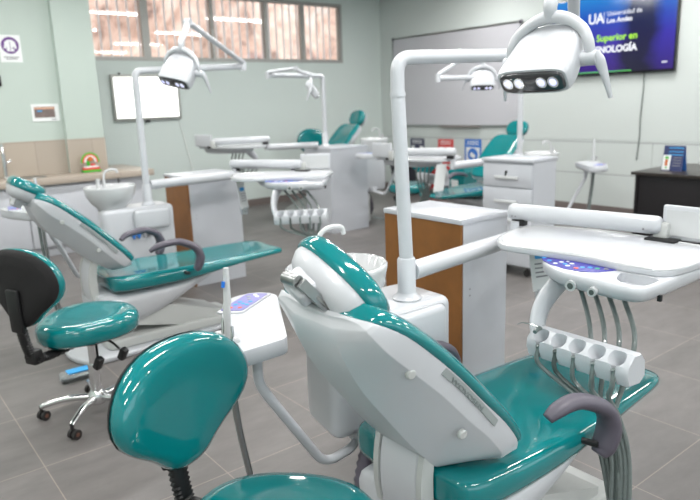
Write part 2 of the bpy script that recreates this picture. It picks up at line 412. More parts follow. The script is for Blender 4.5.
# ceiling lights: linear fixtures with their own lamps
def fixture(x, y, rz, n):
    t = thing('ceiling_light', 'long white tube light fixture on the ceiling', 'ceiling light', (x, y, CEIL), 'tube lights on the ceiling')
    bm = nb(); box(bm, (x, y, CEIL-.02), (1.24, .16, .04), rz=rz, bev=.008); finish('housing', bm, 'white', t)
    for s in (-1, 1):
        ox, oy = -math.sin(rz)*.045*s, math.cos(rz)*.045*s
        bm = nb(); d = V(math.cos(rz), math.sin(rz), 0); c = V(x+ox, y+oy, CEIL-.055); cyl(bm, c-d*.59, c+d*.59, .013, seg=10); finish('tube', bm, 'diff', t)
    ld = bpy.data.lights.new('tube_lamp', 'AREA'); ld.shape = 'RECTANGLE'; ld.size = 1.2; ld.size_y = .13; ld.energy = LAMP_W; ld.color = (1, .985, .96)
    lo = bpy.data.objects.new('tube_lamp', ld); COL.objects.link(lo); lo.parent = t; lo.location = (0, 0, -.075); lo.rotation_euler = (0, 0, rz)
    return t
n = 0
for yy in (-1.4, 1.1, 3.6, 6.1):
    for xx in (-.8, 1.6, 4.0, 6.4):
        fx_ = fixture(xx, yy, 0, n)
        fx_['label'] = 'white ceiling tube light, %s row from window wall, %s from right wall' % (('first', 'second', 'third', 'fourth')[3-n//4], ('first', 'second', 'third', 'fourth')[3-n % 4]); n += 1

# ------------------------------------------------------------------ counter on the left
t = thing('sink_counter', 'beige stone worktop with white cabinets along the left wall', 'counter', (0, 7.4, 0))
bm = nb(); box2(bm, (XL+.02, 7.24, .77), (2.47, 7.742, .84), bev=.006); box2(bm, (2.47, 7.24, .77), (2.85, 8.3, .84), bev=.006); finish('worktop', bm, 'beige', t)
bm = nb(); box2(bm, (XL+.02, 7.32, .10), (2.45, 7.60, .768)); box2(bm, (2.47, 7.32, .0), (2.80, 8.28, .768)); finish('body', bm, 'cab', t)
bm = nb(); box2(bm, (XL+.02, 7.36, 0), (2.45, 7.6, .1)); finish('plinth', bm, 'cab', t)
x = -1.95
while x < 2.1:
    bm = nb(); box2(bm, (x, 7.295, .115), (x+.675, 7.318, .745), bev=.003); d = finish('door', bm, 'cab', t)
    x += .69
bm = nb(); lathe(bm, [(0, .0005), (.12, .0005), (.125, .005), (.14, .006), (.145, .0), (0, 0)], (1.62, 7.5, .84)); finish('sink', bm, 'alu', t)
t = thing('water_tap', 'tall chrome tap standing on the counter at the left edge', 'tap', (1.38, 7.56, .84))
x0, y0 = 1.38, 7.56
bm = nb(); cyl(bm, (x0, y0, .84), (x0, y0, .87), .03); cyl(bm, (x0, y0, .87), (x0, y0, 1.12), .022)
finish('body', bm, 'chrome', t)
bm = nb(); tube(bm, smoothpath([(x0, y0, 1.09), (x0, y0-.03, 1.18), (x0-.02, y0-.10, 1.19), (x0-.03, y0-.15, 1.12)]), .017); finish('spout', bm, 'chrome', t)
bm = nb(); cyl(bm, (x0+.01, y0, 1.0), (x0+.07, y0, 1.03), .008); finish('lever', bm, 'chrome', t)
# little toy on the counter
bx, by, bz = 2.25, 7.56, .84
t = thing('toy_ornament', 'small red, white and green ornament on the beige counter', 'ornament', (bx, by, bz))
for rr, mm, zz in ((.092, 'green', 0), (.075, 'toyred', 0), (.058, 'paper', 0)):
    bm = nb(); tube(bm, [(bx+rr*math.cos(a), by, bz+.115+rr*math.sin(a)) for a in [PI*k/12-.15 for k in range(14)]], .010 if mm == 'green' else .012, seg=8); finish('arch', bm, mm, t)
bm = nb(); box(bm, (bx, by, bz+.012), (.2, .09, .024), bev=.008); finish('base', bm, 'green', t)
bm = nb(); box(bm, (bx, by, bz+.037), (.18, .08, .026), bev=.010); finish('tier', bm, 'toyred', t)
bm = nb(); box(bm, (bx, by, bz+.058), (.15, .07, .018), bev=.008); finish('tier', bm, 'paper', t)
bm = nb(); box(bm, (bx-.025, by, bz+.097), (.03, .03, .06), bev=.01); finish('figure', bm, 'green', t)
bm = nb(); lathe(bm, [(0, 0), (.03, .01), (.034, .03), (.02, .055), (0, .06)], (bx+.0, by, bz+.115), seg=12); finish('cap', bm, 'orange', t)
bm = nb(); box(bm, (bx+.02, by, bz+.08), (.05, .04, .025), bev=.008); finish('cushion', bm, 'toyred', t)

# ------------------------------------------------------------------ signs and pictures
Wx = ((1, 0, 0), (0, 0, 1), (0, -1, 0))          # text on a wall facing -y: right=+x, up=+z, normal=-y
Rx = ((0, -1, 0), (0, 0, 1), (-1, 0, 0))         # text on the right wall facing -x
t = thing('wall_sign', 'white sign with purple disc and white coat symbol on left wall', 'sign', (1.63, 7.742, 2.16))
bm = nb(); box2(bm, (1.53, 7.744, 2.035), (1.74, 7.75, 2.31)); finish('sheet', bm, 'paper', t)
bm = nb(); lathe(bm, [(0, 0), (.085, 0), (.085, .003), (0, .003)], (1.635, 7.744, 2.205), axis=(0, -1, 0), seg=32); finish('disc', bm, 'purple', t)
bm = nb()
coat = [(-.02, .055), (.02, .055), (.05, .035), (.062, -.03), (.042, -.035), (.035, .0), (.035, -.06), (-.035, -.06), (-.035, .0), (-.042, -.035), (-.062, -.03), (-.05, .035)]
prism(bm, coat, 0, .002, fn=lambda u, v, d: (1.635+u, 7.741-d, 2.205+v)); finish('coat_symbol', bm, 'paper', t)
bm = nb(); box2(bm, (1.632, 7.737, 2.15), (1.638, 7.739, 2.24)); box2(bm, (1.655, 7.737, 2.17), (1.672, 7.739, 2.185)); finish('coat_lines', bm, 'purple', t)
bm = nb(); box2(bm, (1.56, 7.742, 2.082), (1.71, 7.744, 2.092)); box2(bm, (1.58, 7.742, 2.064), (1.69, 7.744, 2.074)); finish('caption_lines', bm, 'greytext', t)
t = thing('picture_sign', 'small white sign with dark landscape photo on left wall', 'sign', (1.88, 7.742, 1.51))
bm = nb(); box2(bm, (1.755, 7.742, 1.415), (2.035, 7.75, 1.60)); finish('sheet', bm, 'paper', t)
bm = nb(); box2(bm, (1.78, 7.739, 1.455), (1.99, 7.742, 1.57)); finish('photo', bm, mat('photo_print', (.16, .12, .11), .4, noise=.8, nscale=14), t)
bm = nb(); box2(bm, (1.78, 7.738, 1.545), (1.99, 7.7392, 1.566)); finish('sky_strip', bm, mat('pink_print', (.62, .36, .25), .4, noise=.2), t)
bm = nb(); box2(bm, (1.81, 7.737, 1.52), (1.86, 7.7385, 1.532)); finish('blue_patch', bm, 'btn_b', t)
bm = nb(); box2(bm, (1.95, 7.740, 1.428), (2.0, 7.742, 1.437)); finish('caption', bm, 'greytext', t)
at0(1.42, 7.73, 1.86); bm = nb(); box2(bm, (1.38, 7.72, 1.79), (1.50, 7.75, 1.90), bev=.008)
tag(finish('wall_control', bm, 'black'), 'small black device fixed on the left wall at the photo edge', 'wall device')

# light box on the back wall
t = thing('x_ray_viewer', 'wide lit film viewing box hung on the grey back wall', 'light box', (3.43, YW-.05, 1.65))
bm = nb(); box2(bm, (2.97, YW-.055, 1.36), (3.90, YW-.001, 1.96), bev=.008); finish('case', bm, 'frame', t)
bm = nb(); box2(bm, (3.00, YW-.062, 1.40), (3.86, YW-.054, 1.925)); finish('screen', bm, 'ebody', t)
bm = nb(); box2(bm, (3.08, YW-.05, 1.955), (3.10, YW-.03, 1.985)); box2(bm, (3.38, YW-.06, 1.335), (3.44, YW-.03, 1.365)); finish('hook', bm, 'black', t)
at0(3.88, YW-.01, 1.2); bm = nb(); tube(bm, smoothpath([(3.86, YW-.012, 1.37), (3.9, YW-.008, 1.2), (3.98, YW-.008, .8), (4.05, YW-.008, .45)]), .006, seg=6)
tag(finish('power_cord', bm, 'palemint'), 'thin pale cord hanging below the light box', 'cord')

# whiteboard
t = thing('whiteboard', 'large whiteboard with thin metal frame on the right wall', 'whiteboard', (XR-.02, 7.1, 1.1))
bm = nb(); box2(bm, (XR-.02, 5.82, 1.10), (XR-.002, 8.40, 2.50)); finish('panel', bm, 'board', t)
bm = nb()
for a, b in (((5.80, 1.085), (8.42, 1.11)), ((5.80, 2.49), (8.42, 2.515)), ((5.80, 1.085), (5.822, 2.515)), ((8.4, 1.085), (8.42, 2.515))):
    box2(bm, (XR-.028, a[0], a[1]), (XR-.001, b[0], b[1]))
finish('frame', bm, 'alu', t)
bm = nb(); box2(bm, (XR-.07, 6.5, 1.075), (XR-.02, 7.3, 1.095)); finish('pen_tray', bm, mat('brown_tray', (.24, .21, .2), .5, noise=.05), t)
bm = nb()
for y, z in ((5.81, 1.10), (5.81, 2.50), (8.4, 2.5)): box(bm, (XR-.02, y, z), (.03, .05, .05), bev=.01)
finish('corner_cap', bm, 'arm', t)

# television
t = thing('television', 'large wall television showing a blue university slide', 'television', (XR-.05, 4.45, 2.2))
ty0, ty1, tz0, tz1 = 3.655, 5.29, 1.725, 2.66
bm = nb(); box2(bm, (XR-.07, ty0, tz0), (XR-.02, ty1, tz1), bev=.004); finish('case', bm, 'tvblack', t)
bm = nb(); box2(bm, (XR-.0725, ty0+.015, tz0+.03), (XR-.0700, ty1-.015, tz1-.015)); finish('screen', bm, 'tv', t)
bm = nb(); box2(bm, (XR-.03, 4.2, 2.0), (XR-.002, 4.7, 2.4)); finish('wall_bracket', bm, 'black', t)
xs = XR-.0735
text('screen_text', 'UA', .165, (xs, 4.755, 2.34), Rx, 'tvwhite', t, bold=.004, sx=.92)
bm = nb(); box2(bm, (xs-.001, 4.548, 2.33), (xs, 4.542, 2.46)); finish('divider', bm, 'tvwhite', t)
text('screen_text', 'Universidad de', .078, (xs, 4.51, 2.41), Rx, 'tvwhite', t, sx=.93)
text('screen_text', 'Los Andes', .078, (xs, 4.51, 2.33), Rx, 'tvwhite', t, bold=.002, sx=.98)
text('screen_text', 'Técnico Superior en', .108, (xs, 5.02, 2.125), Rx, 'tvlime', t, bold=.003, sx=1.02)
text('screen_text', 'IMAGENOLOGÍA', .108, (xs, 4.905, 1.99), Rx, 'tvwhite', t, bold=.0045, sx=.98)
bm = nb(); box2(bm, (xs-.001, 4.16, tz0+.034), (xs, 5.0, tz0+.042)); finish('slide_line', bm, 'tvgreen', t)
bm = nb(); box2(bm, (xs-.001, 3.74, tz0+.1), (xs, 3.80, tz0+.115)); finish('slide_mark', bm, 'tvwhite', t)
at0(XR-.01, 4.05, 1.2); bm = nb(); tube(bm, smoothpath([(XR-.012, 4.03, 1.73), (XR-.012, 4.03, 1.5), (XR-.012, 4.045, 1.2), (XR-.014, 4.04, 1.0), (XR-.014, 4.06, .7)]), .006, seg=6)
tag(finish('television_cable', bm, 'hose_dark'), 'dark cable hanging from the television to behind the desk', 'cable')

# bin posters
def poster(y, z0, z1, m, what, sym):
    yw = .165
    t = thing('wall_poster', what, 'poster', (XR-.01, y, (z0+z1)/2))
    bm = nb(); box2(bm, (XR-.010, y-yw, z0), (XR-.007, y+yw, z1)); finish('sheet', bm, m, t)
    bm = nb(); box2(bm, (XR-.0125, y-yw*.8, z0+.05), (XR-.010, y+yw*.8, z1-.12)); finish('white_field', bm, 'paper', t)
    bm = nb(); box2(bm, (XR-.0125, y-yw*.7, z1-.045), (XR-.010, y+yw*.7, z1-.03)); box2(bm, (XR-.0125, y-yw*.7, z1-.08), (XR-.010, y+yw*.7, z1-.066)); finish('heading_lines', bm, 'paper', t)
    bm = nb()
    lathe(bm, [(0, 0), (.1, 0), (.1, .002), (0, .002)], (XR-.0125, y, (z0+z1)/2-.03), axis=(-1, 0, 0), seg=24); finish('round_symbol', bm, m, t)
    bm = nb(); box(bm, (XR-.0155, y, (z0+z1)/2-.04), (.002, .1, .06), rot=Matrix.Rotation(.5, 3, 'X'), bev=.0); finish('symbol_mark', bm, 'paper', t)
poster(7.86, .52, .885, 'navysign', 'dark navy poster on right wall, leftmost of three above the bins', 0)
poster(7.22, .50, .885, 'redsign', 'red poster on right wall between the navy and blue posters', 0)
poster(6.655, .49, .895, 'bluesign', 'blue poster with round symbol on right wall above the bins', 0)
# bins
def bin_(x, y, m, label):
    t = thing('waste_bin', label, 'bin', (x, y, 0))
    bm = nb(); loft(bm, [[(x+sx*w_, y+sy*w_, z) for sx, sy in ((-1, -1), (1, -1), (1, 1), (-1, 1))] for z, w_ in ((0, .12), (.44, .155))]); finish('body', bm, m, t)
    bm = nb(); loft(bm, [[(x+sx*w_, y+sy*w_, z) for sx, sy in ((-1, -1), (1, -1), (1, 1), (-1, 1))] for z, w_ in ((.43, .165), (.46, .165), (.53, .10))]); finish('lid', bm, m, t)
    bm = nb(); box(bm, (x-.150, y+.03, .27), (.01, .13, .14), rot=Matrix.Rotation(-.09, 3, 'Y')); finish('label_sheet', bm, 'paper', t)
bin_(7.35, 7.88, 'blackbin', 'black waste bin by the right wall, under the navy poster')
bin_(7.3, 7.12, 'red', 'red waste bin by the right wall, under the red poster')
bin_(7.25, 6.50, 'teal', 'teal waste bin by the right wall, under the blue poster')

# desk
t = thing('desk', 'black office desk against the right wall', 'desk', (6.9, 2.7, 0))
bm = nb(); box2(bm, (6.08, 1.5, .72), (7.1, 3.28, .75), bev=.003); finish('top', bm, 'desktop', t)
bm = nb(); box2(bm, (6.14, 1.52, .02), (6.16, 3.24, .72)); finish('panel', bm, 'desk', t)
for y in (1.53, 3.24): bm = nb(); box2(bm, (6.12, y-.012, 0), (7.06, y+.012, .72)); finish('side_panel', bm, 'desk', t)
t = thing('desk_tent_card', 'dark blue folded leaflet standing on the black desk', 'leaflet', (6.35, 3.05, .75))
cx, cy = 6.36, 3.0
for s, nm in ((-1, 'leaf'), (1, 'leaf')):
    bm = nb(); a = [V(cx+s*.05, cy-.10, .75), V(cx+s*.05, cy+.10, .75), V(cx+s*.0015, cy+.10, .99), V(cx+s*.0015, cy-.10, .99)]
    b = [p+V(s*.002, 0, 0) for p in a]; loft(bm, [a, b]); finish(nm, bm, 'bluesign' if s > 0 else mat('blue_leaflet', (.02, .03, .11), .4, noise=.1), t)
def leafpt(y, z, d=.003): return V(cx-.05+(z-.75)/.24*.0485-d, y, z)
def leafrect(nm, y0, y1, z0, z1, m, d=.004):
    bm = nb(); loft(bm, [[leafpt(y0, z0, d-.0015), leafpt(y1, z0, d-.0015), leafpt(y1, z1, d-.0015), leafpt(y0, z1, d-.0015)], [leafpt(y0, z0, d), leafpt(y1, z0, d), leafpt(y1, z1, d), leafpt(y0, z1, d)]]); finish(nm, bm, m, t)
leafrect('photo', cy+.02, cy+.095, .76, .90, 'paper'); leafrect('photo_figure', cy+.045, cy+.07, .80, .86, 'orange', .0065); leafrect('photo_leaf', cy+.04, cy+.075, .865, .885, 'green', .0065); leafrect('photo_leaf', cy+.045, cy+.06, .775, .79, 'green', .0065)
for z in (.965, .93, .90): leafrect('text_line', cy-.09, cy+.05, z, z+.008, 'btn_b', .004)
for z in (.875, .85, .825, .80): leafrect('text_line', cy-.08, cy+.0, z, z+.006, 'greytext', .004)

# ------------------------------------------------------------------ storage cabinets
def cabinet(x0, x1, y0, y1, h, label, wood=True, rz=0):
    t = thing('side_cabinet', label, 'cabinet', (x0, y0, 0))
    bm = nb(); box2(bm, (x0+.014, y0+.0, .0), (x1, y1, h-.024)); finish('body', bm, 'cab', t)
    if wood:
        bm = nb(); box2(bm, (x0, y0+.002, 0), (x0+.0135, y1, h-.024)); finish('back_board', bm, 'wood', t, label='bare brown board')
    else:
        bm = nb(); box2(bm, (x0, y0+.002, 0), (x0+.0135, y1, h-.024)); finish('side_board', bm, 'cab', t)
    bm = nb(); box2(bm, (x0-.004, y0-.006, h-.024), (x1+.004, y1+.004, h), bev=.002); finish('top_board', bm, 'cab', t)
    bm = nb()
    for z in (.1, h-.33, h-.36): cyl(bm, (x0+.06, y0-.0, z), (x0+.06, y0-.002, z), .004, seg=8)
    finish('screw_cover', bm, 'greytext', t)
    t.rotation_euler = (0, 0, rz)
    return t
cabinet(2.12, 2.44, 1.91, 2.42, .98, 'white cabinet with brown back board behind the nearest lamp pole')
cabinet(2.26, 2.75, 5.06, 5.52, .945, 'white cabinet with brown back board behind the left treatment chair')
cC = cabinet(4.47, 5.02, 6.03, 6.55, 1.0, 'all white speckled cabinet beside the far treatment unit', wood=False)
# drawer cart
t = thing('drawer_cart', 'white drawer cabinet on casters in front of the far right chair', 'drawer cabinet', (4.41, 3.21, 0))
X0, X1, Y0, Y1, h = 4.41, 4.77, 3.21, 3.70, 1.0
bm = nb(); box2(bm, (X0+.018, Y0, .09), (X1, Y1, h-.025)); finish('body', bm, 'cab', t)
bm = nb(); box2(bm, (X0-.01, Y0-.01, h-.025), (X1+.01, Y1+.01, h), bev=.003); finish('top_board', bm, 'cab', t)
for z0, z1, lock in ((.765, .955, 1), (.56, .755, 0), (.10, .55, 0)):
    bm = nb(); box2(bm, (X0, Y0+.006, z0), (X0+.018, Y1-.006, z1), bev=.003); d = finish('drawer' if z0 > .3 else 'door', bm, 'cab', t)
    zc = z0+(z1-z0)*(.42 if z0 > .3 else .85)
    bm = nb(); box2(bm, (X0-.022, Y0+.13, zc-.014), (X0-.004, Y1-.13, zc+.014), bev=.006); box2(bm, (X0-.006, Y0+.14, zc-.01), (X0, Y0+.16, zc+.01)); box2(bm, (X0-.006, Y1-.16, zc-.01), (X0, Y1-.14, zc+.01)); finish('handle', bm, 'ceramic', d)
    if lock:
        bm = nb(); cyl(bm, (X0-.006, Y0+.25, zc+.045), (X0, Y0+.25, zc+.045), .012, seg=12); box(bm, (X0-.012, Y0+.25, zc+.02), (.004, .012, .04)); finish('lock_and_key', bm, 'black', d)
for sx in (X0+.06, X1-.06):
    for sy in (Y0+.06, Y1-.06):
        bm = nb(); cyl(bm, (sx-.012, sy, .03), (sx+.012, sy, .03), .03, seg=14); cyl(bm, (sx, sy, .05), (sx, sy, .09), .01, seg=8); finish('caster', bm, 'rubber', t)
t.rotation_euler = (0, 0, math.radians(4))

# ------------------------------------------------------------------ treatment chair (authored where the nearest one stands)
CX, CY = 1.2, 1.25
def dental_chair(label, fold, up_=False, adz=0., stretch=1.):
    t = thing('treatment_chair', label, 'dental chair', (CX, CY, 0), 'treatment chairs')
    # backrest: side profile (front line f, thickness direction n), widths
    fr = [(.835, 1.036, .15), (.85, 1.034, .205), (.885, 1.02, .24), (.94, .985, .25), (1.01, .925, .252), (1.10, .842, .255), (1.19, .748, .258), (1.265, .668, .255), (1.315, .607, .24), (1.335, .582, .205)]
    if fold: fr = [(.845, 1.03, .13), (.855, 1.03, .19), (.872, 1.024, .23), (.93, .99, .252), (1.01, .925, .254), (1.10, .842, .257), (1.19, .748, .26), (1.275, .662, .262), (1.335, .588, .255), (1.358, .545, .235)]
    dep = [.012, .025, .06, .11, .15, .172, .185, .195, .195, .15] if fold else [.02, .05, .085, .125, .145, .145, .145, .13, .10, .05]
    rings = []; crings = []; prings = []
    for i, (x, z, wd) in enumerate(fr):
        a = fr[max(i-1, 0)]; b = fr[min(i+1, len(fr)-1)]
        tg = V(b[0]-a[0], 0, b[1]-a[1]).normalized(); n = V(-tg.z, 0, tg.x)      # front-up normal
        if n.z < 0: n = -n
        CB = CY-.035; wd *= .86
        n = (n*.35+V(.7, 0, .71)*.65).normalized() if not fold else V(.74, 0, .67) if i < 7 else V(.80+.05*(i-7), 0, .45-.14*(i-7)).normalized()
        c = V(x, CB, z); d = dep[i]; Y = V(0, 1, 0)
        side = min(.06, d*.5)
        ring = [c+Y*wd, c+Y*wd*.95-n*side, c+Y*wd*.42-n*d]
        ring += [Vector((p.x, 2*CB-p.y, p.z)) for p in reversed(ring)]
        rings.append(ring)
        wc = wd+.004
        cr = [c+Y*wd*.9-n*.004, c+Y*wc+n*.000, c+Y*(wc+.003)+n*.018, c+Y*(wc-.012)+n*.036, c+Y*wd*.8+n*.044, c+Y*wd*.4+n*.036]
        cr += [Vector((p.x, 2*CB-p.y, p.z)) for p in reversed(cr)]
        crings.append(cr)
    bm = nb(); loft(bm, rings); bmesh.ops.bevel(bm, geom=[e for e in bm.edges if e.is_boundary], offset=.001) if 0 else None
    bm.free(); bm = nb()
    fine = []
    for k in range(len(rings[0])): fine.append(smoothpath([rg[k] for rg in rings], 3))
    loft(bm, [[fine[k][i] for k in range(len(fine))] for i in range(len(fine[0]))])
    sh = finish('backrest_shell', bm, 'shell', t, angle=180)
    md = sh.modifiers.new('bevel', 'BEVEL'); md.width = .012; md.segments = 3; md.limit_method = 'ANGLE'; md.angle_limit = math.radians(18)
    bm = nb(); loft(bm, crings); finish('backrest_cushion', bm, 'teal', t, sub=2)
    for sgn in (-1, 1):
        for (x, z) in (((.955, .888), (1.13, .672)) if fold else ((.955, .893), (1.135, .70))):
            bm = nb(); lathe(bm, [(.0, -.006), (.0135, -.006), (.0135, .001), (.010, .005), (0, .006)], (x, CB+sgn*.204, z), axis=(-.15, sgn*1, -.15), seg=24); finish('screw_cap', bm, 'ivory', sh)
        # grey name strip in the side groove
        pts = [V(1.055, CB+sgn*.2195, .880), V(1.12, CB+sgn*.2215, .818), V(1.185, CB+sgn*.2235, .748), V(1.245, CB+sgn*.2245, .680)]
        bm = nb(); nn = V(-.7, 0, -.71)
        loft(bm, [[p-V(0, sgn*.006, 0), p, p+nn*.019-V(0, sgn*.000, 0), p+nn*.019-V(0, sgn*.008, 0)] for p in pts]); finish('name_strip', bm, 'label', sh)
        if sgn < 0:
            dr = (pts[3]-pts[0]).normalized(); upv = V(-dr.z, 0, dr.x) if -dr.z > 0 else V(dr.z, 0, -dr.x)
            text('strip_lettering', 'WOVOSEN', .016, tuple(pts[0]+nn*.0155+dr*.035+V(0, -.002, 0)), (tuple(dr), tuple(-nn), tuple(dr.cross(-nn))), 'labeltext', sh, sx=2.0)
    # headrest
    if fold:   # tipped forward, back shell towards the door side
        hc = V(.905, CY-.03, 1.062); hx = V(.30, -.90, -.10).normalized(); 
        hx = V(.10, -.89, -.43).normalized(); hn = V(.82, .05, .57); hn = (hn-hx*hn.dot(hx)).normalized(); piv = V(.80, CY+.06, 1.105)
    else:
        hc = V(.825, CY-.03, 1.07); hx = V(0, -1, 0); hn = V(.50, 0, .86); hn = (hn-hx*hn.dot(hx)).normalized(); piv = V(.77, CY-.03, 1.015)
    if up_: hc = V(.765, CY, 1.12); hn = V(.88, 0, .47)
    hy = hn.cross(hx).normalized()
    if hy.z < 0: hy = -hy
    def sup(rx, ry, k=2.5, n=28):
        o = []
        for i in range(n):
            a = 2*PI*i/n; ca, sa = math.cos(a), math.sin(a)
            o.append((rx*abs(ca)**(2/k)*(1 if ca >= 0 else -1), ry*abs(sa)**(2/k)*(1 if sa >= 0 else -1)))
        return o
    HW, HH = (.150, .096) if fold else (.150, .098)
    bm = nb(); loft(bm, [[hc+hx*u*s+hy*v*s+hn*(d-.045*(u*s/HW)**2*0) for u, v in sup(HW, HH)] for s, d in ((.45, -.058), (.66, -.052), (.84, -.036), (.94, -.012), (.95, .004), (.5, .006))])
    hs = finish('headrest_shell', bm, 'shell', t, angle=60)
    bm = nb(); loft(bm, [[hc+hx*u*s+hy*v*s+hn*d for u, v in sup(HW, HH)] for s, d in ((.9, 0.0), (.99, .002), (1.02, .016), (1.0, .036), (.92, .052), (.75, .060), (.35, .058), (.05, .056))]); finish('headrest_cushion', bm, 'teal', hs, angle=80)
    # moulded block behind headrest
    bm = nb(); rt = Matrix((hx, hy, hn)).transposed(); box(bm, (hc-hn*.068+hx*-.035+hy*.045) if fold else (hc-hn*.075+hx*-.0+hy*.012), (.085, .055, .06), rot=rt, bev=.014, seg=3); finish('headrest_mount', bm, 'shell', hs)
    # link bars
    kn = V(.845, CY-.09, 1.0)
    if fold:
        tp = V(.785, 1.225, 1.105)
        bm = nb(); cyl(bm, tp+V(0, .03, 0), tp-V(0, .025, 0), .0145, seg=20); finish('hinge', bm, 'alu', t)
        lo = V(.868, CY-.055, 1.012); hx_ = hx; hx = V(0, -1, 0)
        ld = (lo-tp+hx*.03)
        for k, off in ((0, -.035), (1, .035)):
            a = tp+hx*off; b = lo+V(0, -off*1.0, 0)+V(0, .02, 0)
            d = (b-a).normalized(); sx_ = hx*.004; sy_ = d.cross(hx).normalized()*.012
            bm = nb(); loft(bm, [[p+sx_*1.6+sy_, p-sx_*1.6+sy_, p-sx_*1.6-sy_, p+sx_*1.6-sy_] for p in (a, b)]); finish('link_bar', bm, 'alu', t)
        bm = nb(); loft(bm, [[p+hx*.033+d.cross(hx)*.004, p-hx*.033+d.cross(hx)*.004, p-hx*.033-d.cross(hx)*.004, p+hx*.033-d.cross(hx)*.004] for p in (tp+(lo-tp)*.08, tp+(lo-tp)*.92)]); finish('link_plate', bm, mat('dark_steel', (.2, .2, .19), .35, metal=.9, noise=.05), t)
        bm = nb(); cyl(bm, lo+V(0, .075, 0), lo+V(0, -.045, 0), .0185, seg=20); finish('hinge', bm, 'alu', t)
        pa = lo+V(.0, -.03, -.005); hx = hx_
    else:
        bm = nb(); cyl(bm, piv+V(0, .07, 0), piv+V(0, -.07, 0), .016); finish('hinge', bm, 'alu', t)
        lo = V(.86, CY-.03, .985)
        bm = nb(); box(bm, (piv+lo)/2, ((lo-piv).length, .09, .018), rot=Matrix.Rotation(math.atan2(-(lo-piv).z, (lo-piv).x), 3, 'Y')); finish('link_bar', bm, 'alu', t)
        pa = lo
    bm = nb(); box(bm, pa+V(.018, 0, -.02), (.012, .045, .075), rot=Matrix.Rotation(-.35, 3, 'Y'), bev=.002); finish('post_plate', bm, 'alu', t)
    # seat cushion: loft along x
    st = [(1.14, .19, .505, .09), (1.152, .225, .512, .10), (1.18, .25, .515, .105), (1.25, .262, .512, .105), (1.45, .27, .508, .10), (1.65, .265, .505, .09), (1.80, .255, .503, .07), (1.95, .245, .503, .055), (2.1, .235, .502, .045), (2.2, .225, .50, .042), (2.245, .20, .495, .038), (2.265, .14, .487, .03)]
    rings = []
    for x, wd, z, th in st:
        x = 1.14+(x-1.14)*stretch+(.055 if stretch > 1 else 0)
        dip = .012 if 1.2 < x < 1.8 else .004
        rr = [(wd*.9, z-th), (wd*.98, z-th*.85), (wd, z-th*.5), (wd*.985, z-th*.2), (wd*.93, z-.002), (wd*.8, z), (wd*.45, z-dip), (0, z-dip*1.15)]
        ring = [V(x, CY+u, v) for u, v in rr]+[V(x, CY-u, v) for u, v in reversed(rr[:-1])]
        rings.append(ring)
    bm = nb(); loft(bm, rings); finish('seat_cushion', bm, 'teal', t, sub=1)
    bm = nb(); loft(bm, [[V(x, CY+u, z) for u, z in ((wd, zt), (wd*1.0, zt-.014), (-wd, zt-.014), (-wd, zt))] for x, wd, zt in ((1.75, .2, .424), (2.0, .18, .452), (2.12, .17, .458))]); finish('legrest_pan', bm, 'mesh', t)
    # white body under the seat
    st = [(1.10, .17, .415, .20), (1.14, .205, .415, .17), (1.3, .22, .41, .15), (1.5, .22, .41, .20), (1.7, .21, .415, .30), (1.85, .19, .43, .38), (1.95, .16, .44, .415)]
    rings = []
    for x, wd, zt, zb in st:
        rr = [(wd, zt), (wd*1.02, zt-(zt-zb)*.35), (wd*.9, zt-(zt-zb)*.75), (wd*.6, zb)]
        rings.append([V(x, CY+u, v) for u, v in rr]+[V(x, CY-u, v) for u, v in reversed(rr)])
    bm = nb(); loft(bm, rings); finish('seat_body', bm, 'shell', t, sub=2)
    bm = nb(); box2(bm, (1.115, CY-.18, .17), (1.24, CY+.14, .40), bev=.02); rb = finish('housing', bm, 'white', t)
    bm = nb(); box2(bm, (1.11, CY-.13, .335), (1.116, CY+.07, .352)); finish('slot', bm, 'black', rb)
    bm = nb(); box2(bm, (1.112, CY-.15, .24), (1.116, CY-.08, .30)); finish('socket_panel', bm, 'palemint', rb)
    # bracket strap from the seat body up to the backrest
    pth = smoothpath([(1.115, CY-.03, .355), (1.105, CY-.03, .42), (1.105, CY-.03, .50), (1.12, CY-.03, .58), (1.15, CY-.03, .64)], 5)
    bm = nb(); loft(bm, [[p+V(0, .08, 0), p+V(.03, .08, .012), p+V(.03, -.085, .012), p+V(0, -.085, 0), p+V(-.012, -.07, 0), p+V(-.012, .07, 0)] for p in pth]); br = finish('back_bracket', bm, 'shell', t, angle=30)
    for s in (-1, 1):
        bm = nb(); loft(bm, [[p+V(-.014, s*.089-.010, 0), p+V(.032, s*.089-.010, .012), p+V(.032, s*.089+.010, .012), p+V(-.014, s*.089+.010, 0)] for p in pth]); finish('edge_trim', bm, 'ivory', br)
    # lift arm and base
    bm = nb(); loft(bm, [[V(x, CY+s*wd, z) for s, z in ((1, z0), (1, z1), (-1, z1), (-1, z0))] for x, wd, z0, z1 in ((1.30, .14, .17, .30), (1.62, .15, .10, .24), (1.95, .15, .05, .13))]); finish('lift_arm_cover', bm, 'ivory', t)
    pl = roundpoly([(1.0, CY-.26), (1.95, CY-.19), (2.12, CY), (1.95, CY+.22), (1.0, CY+.26), (.92, CY)], [.12]*6, 5)
    bm = nb(); prism(bm, pl, 0.0, .035, bev=.012, seg=3); bp = finish('base_plate', bm, 'white', t)
    pl = roundpoly([(1.15, CY-.17), (2.05, CY-.17), (2.05, CY+.17), (1.15, CY+.17)], .06, 5)
    bm = nb(); prism(bm, pl, .035, .10, bev=.015, seg=3); finish('base_cover', bm, 'ivory', bp)
    bm = nb(); box2(bm, (.80, CY-.42, .0), (1.0, CY-.31, .05), bev=.02, seg=3); finish('foot_pedal', bm, 'clear', t)
    bm = nb(); box2(bm, (.84, CY-.40, .05), (.96, CY-.33, .058), bev=.003); finish('pedal_pad', bm, 'btn_b', t)
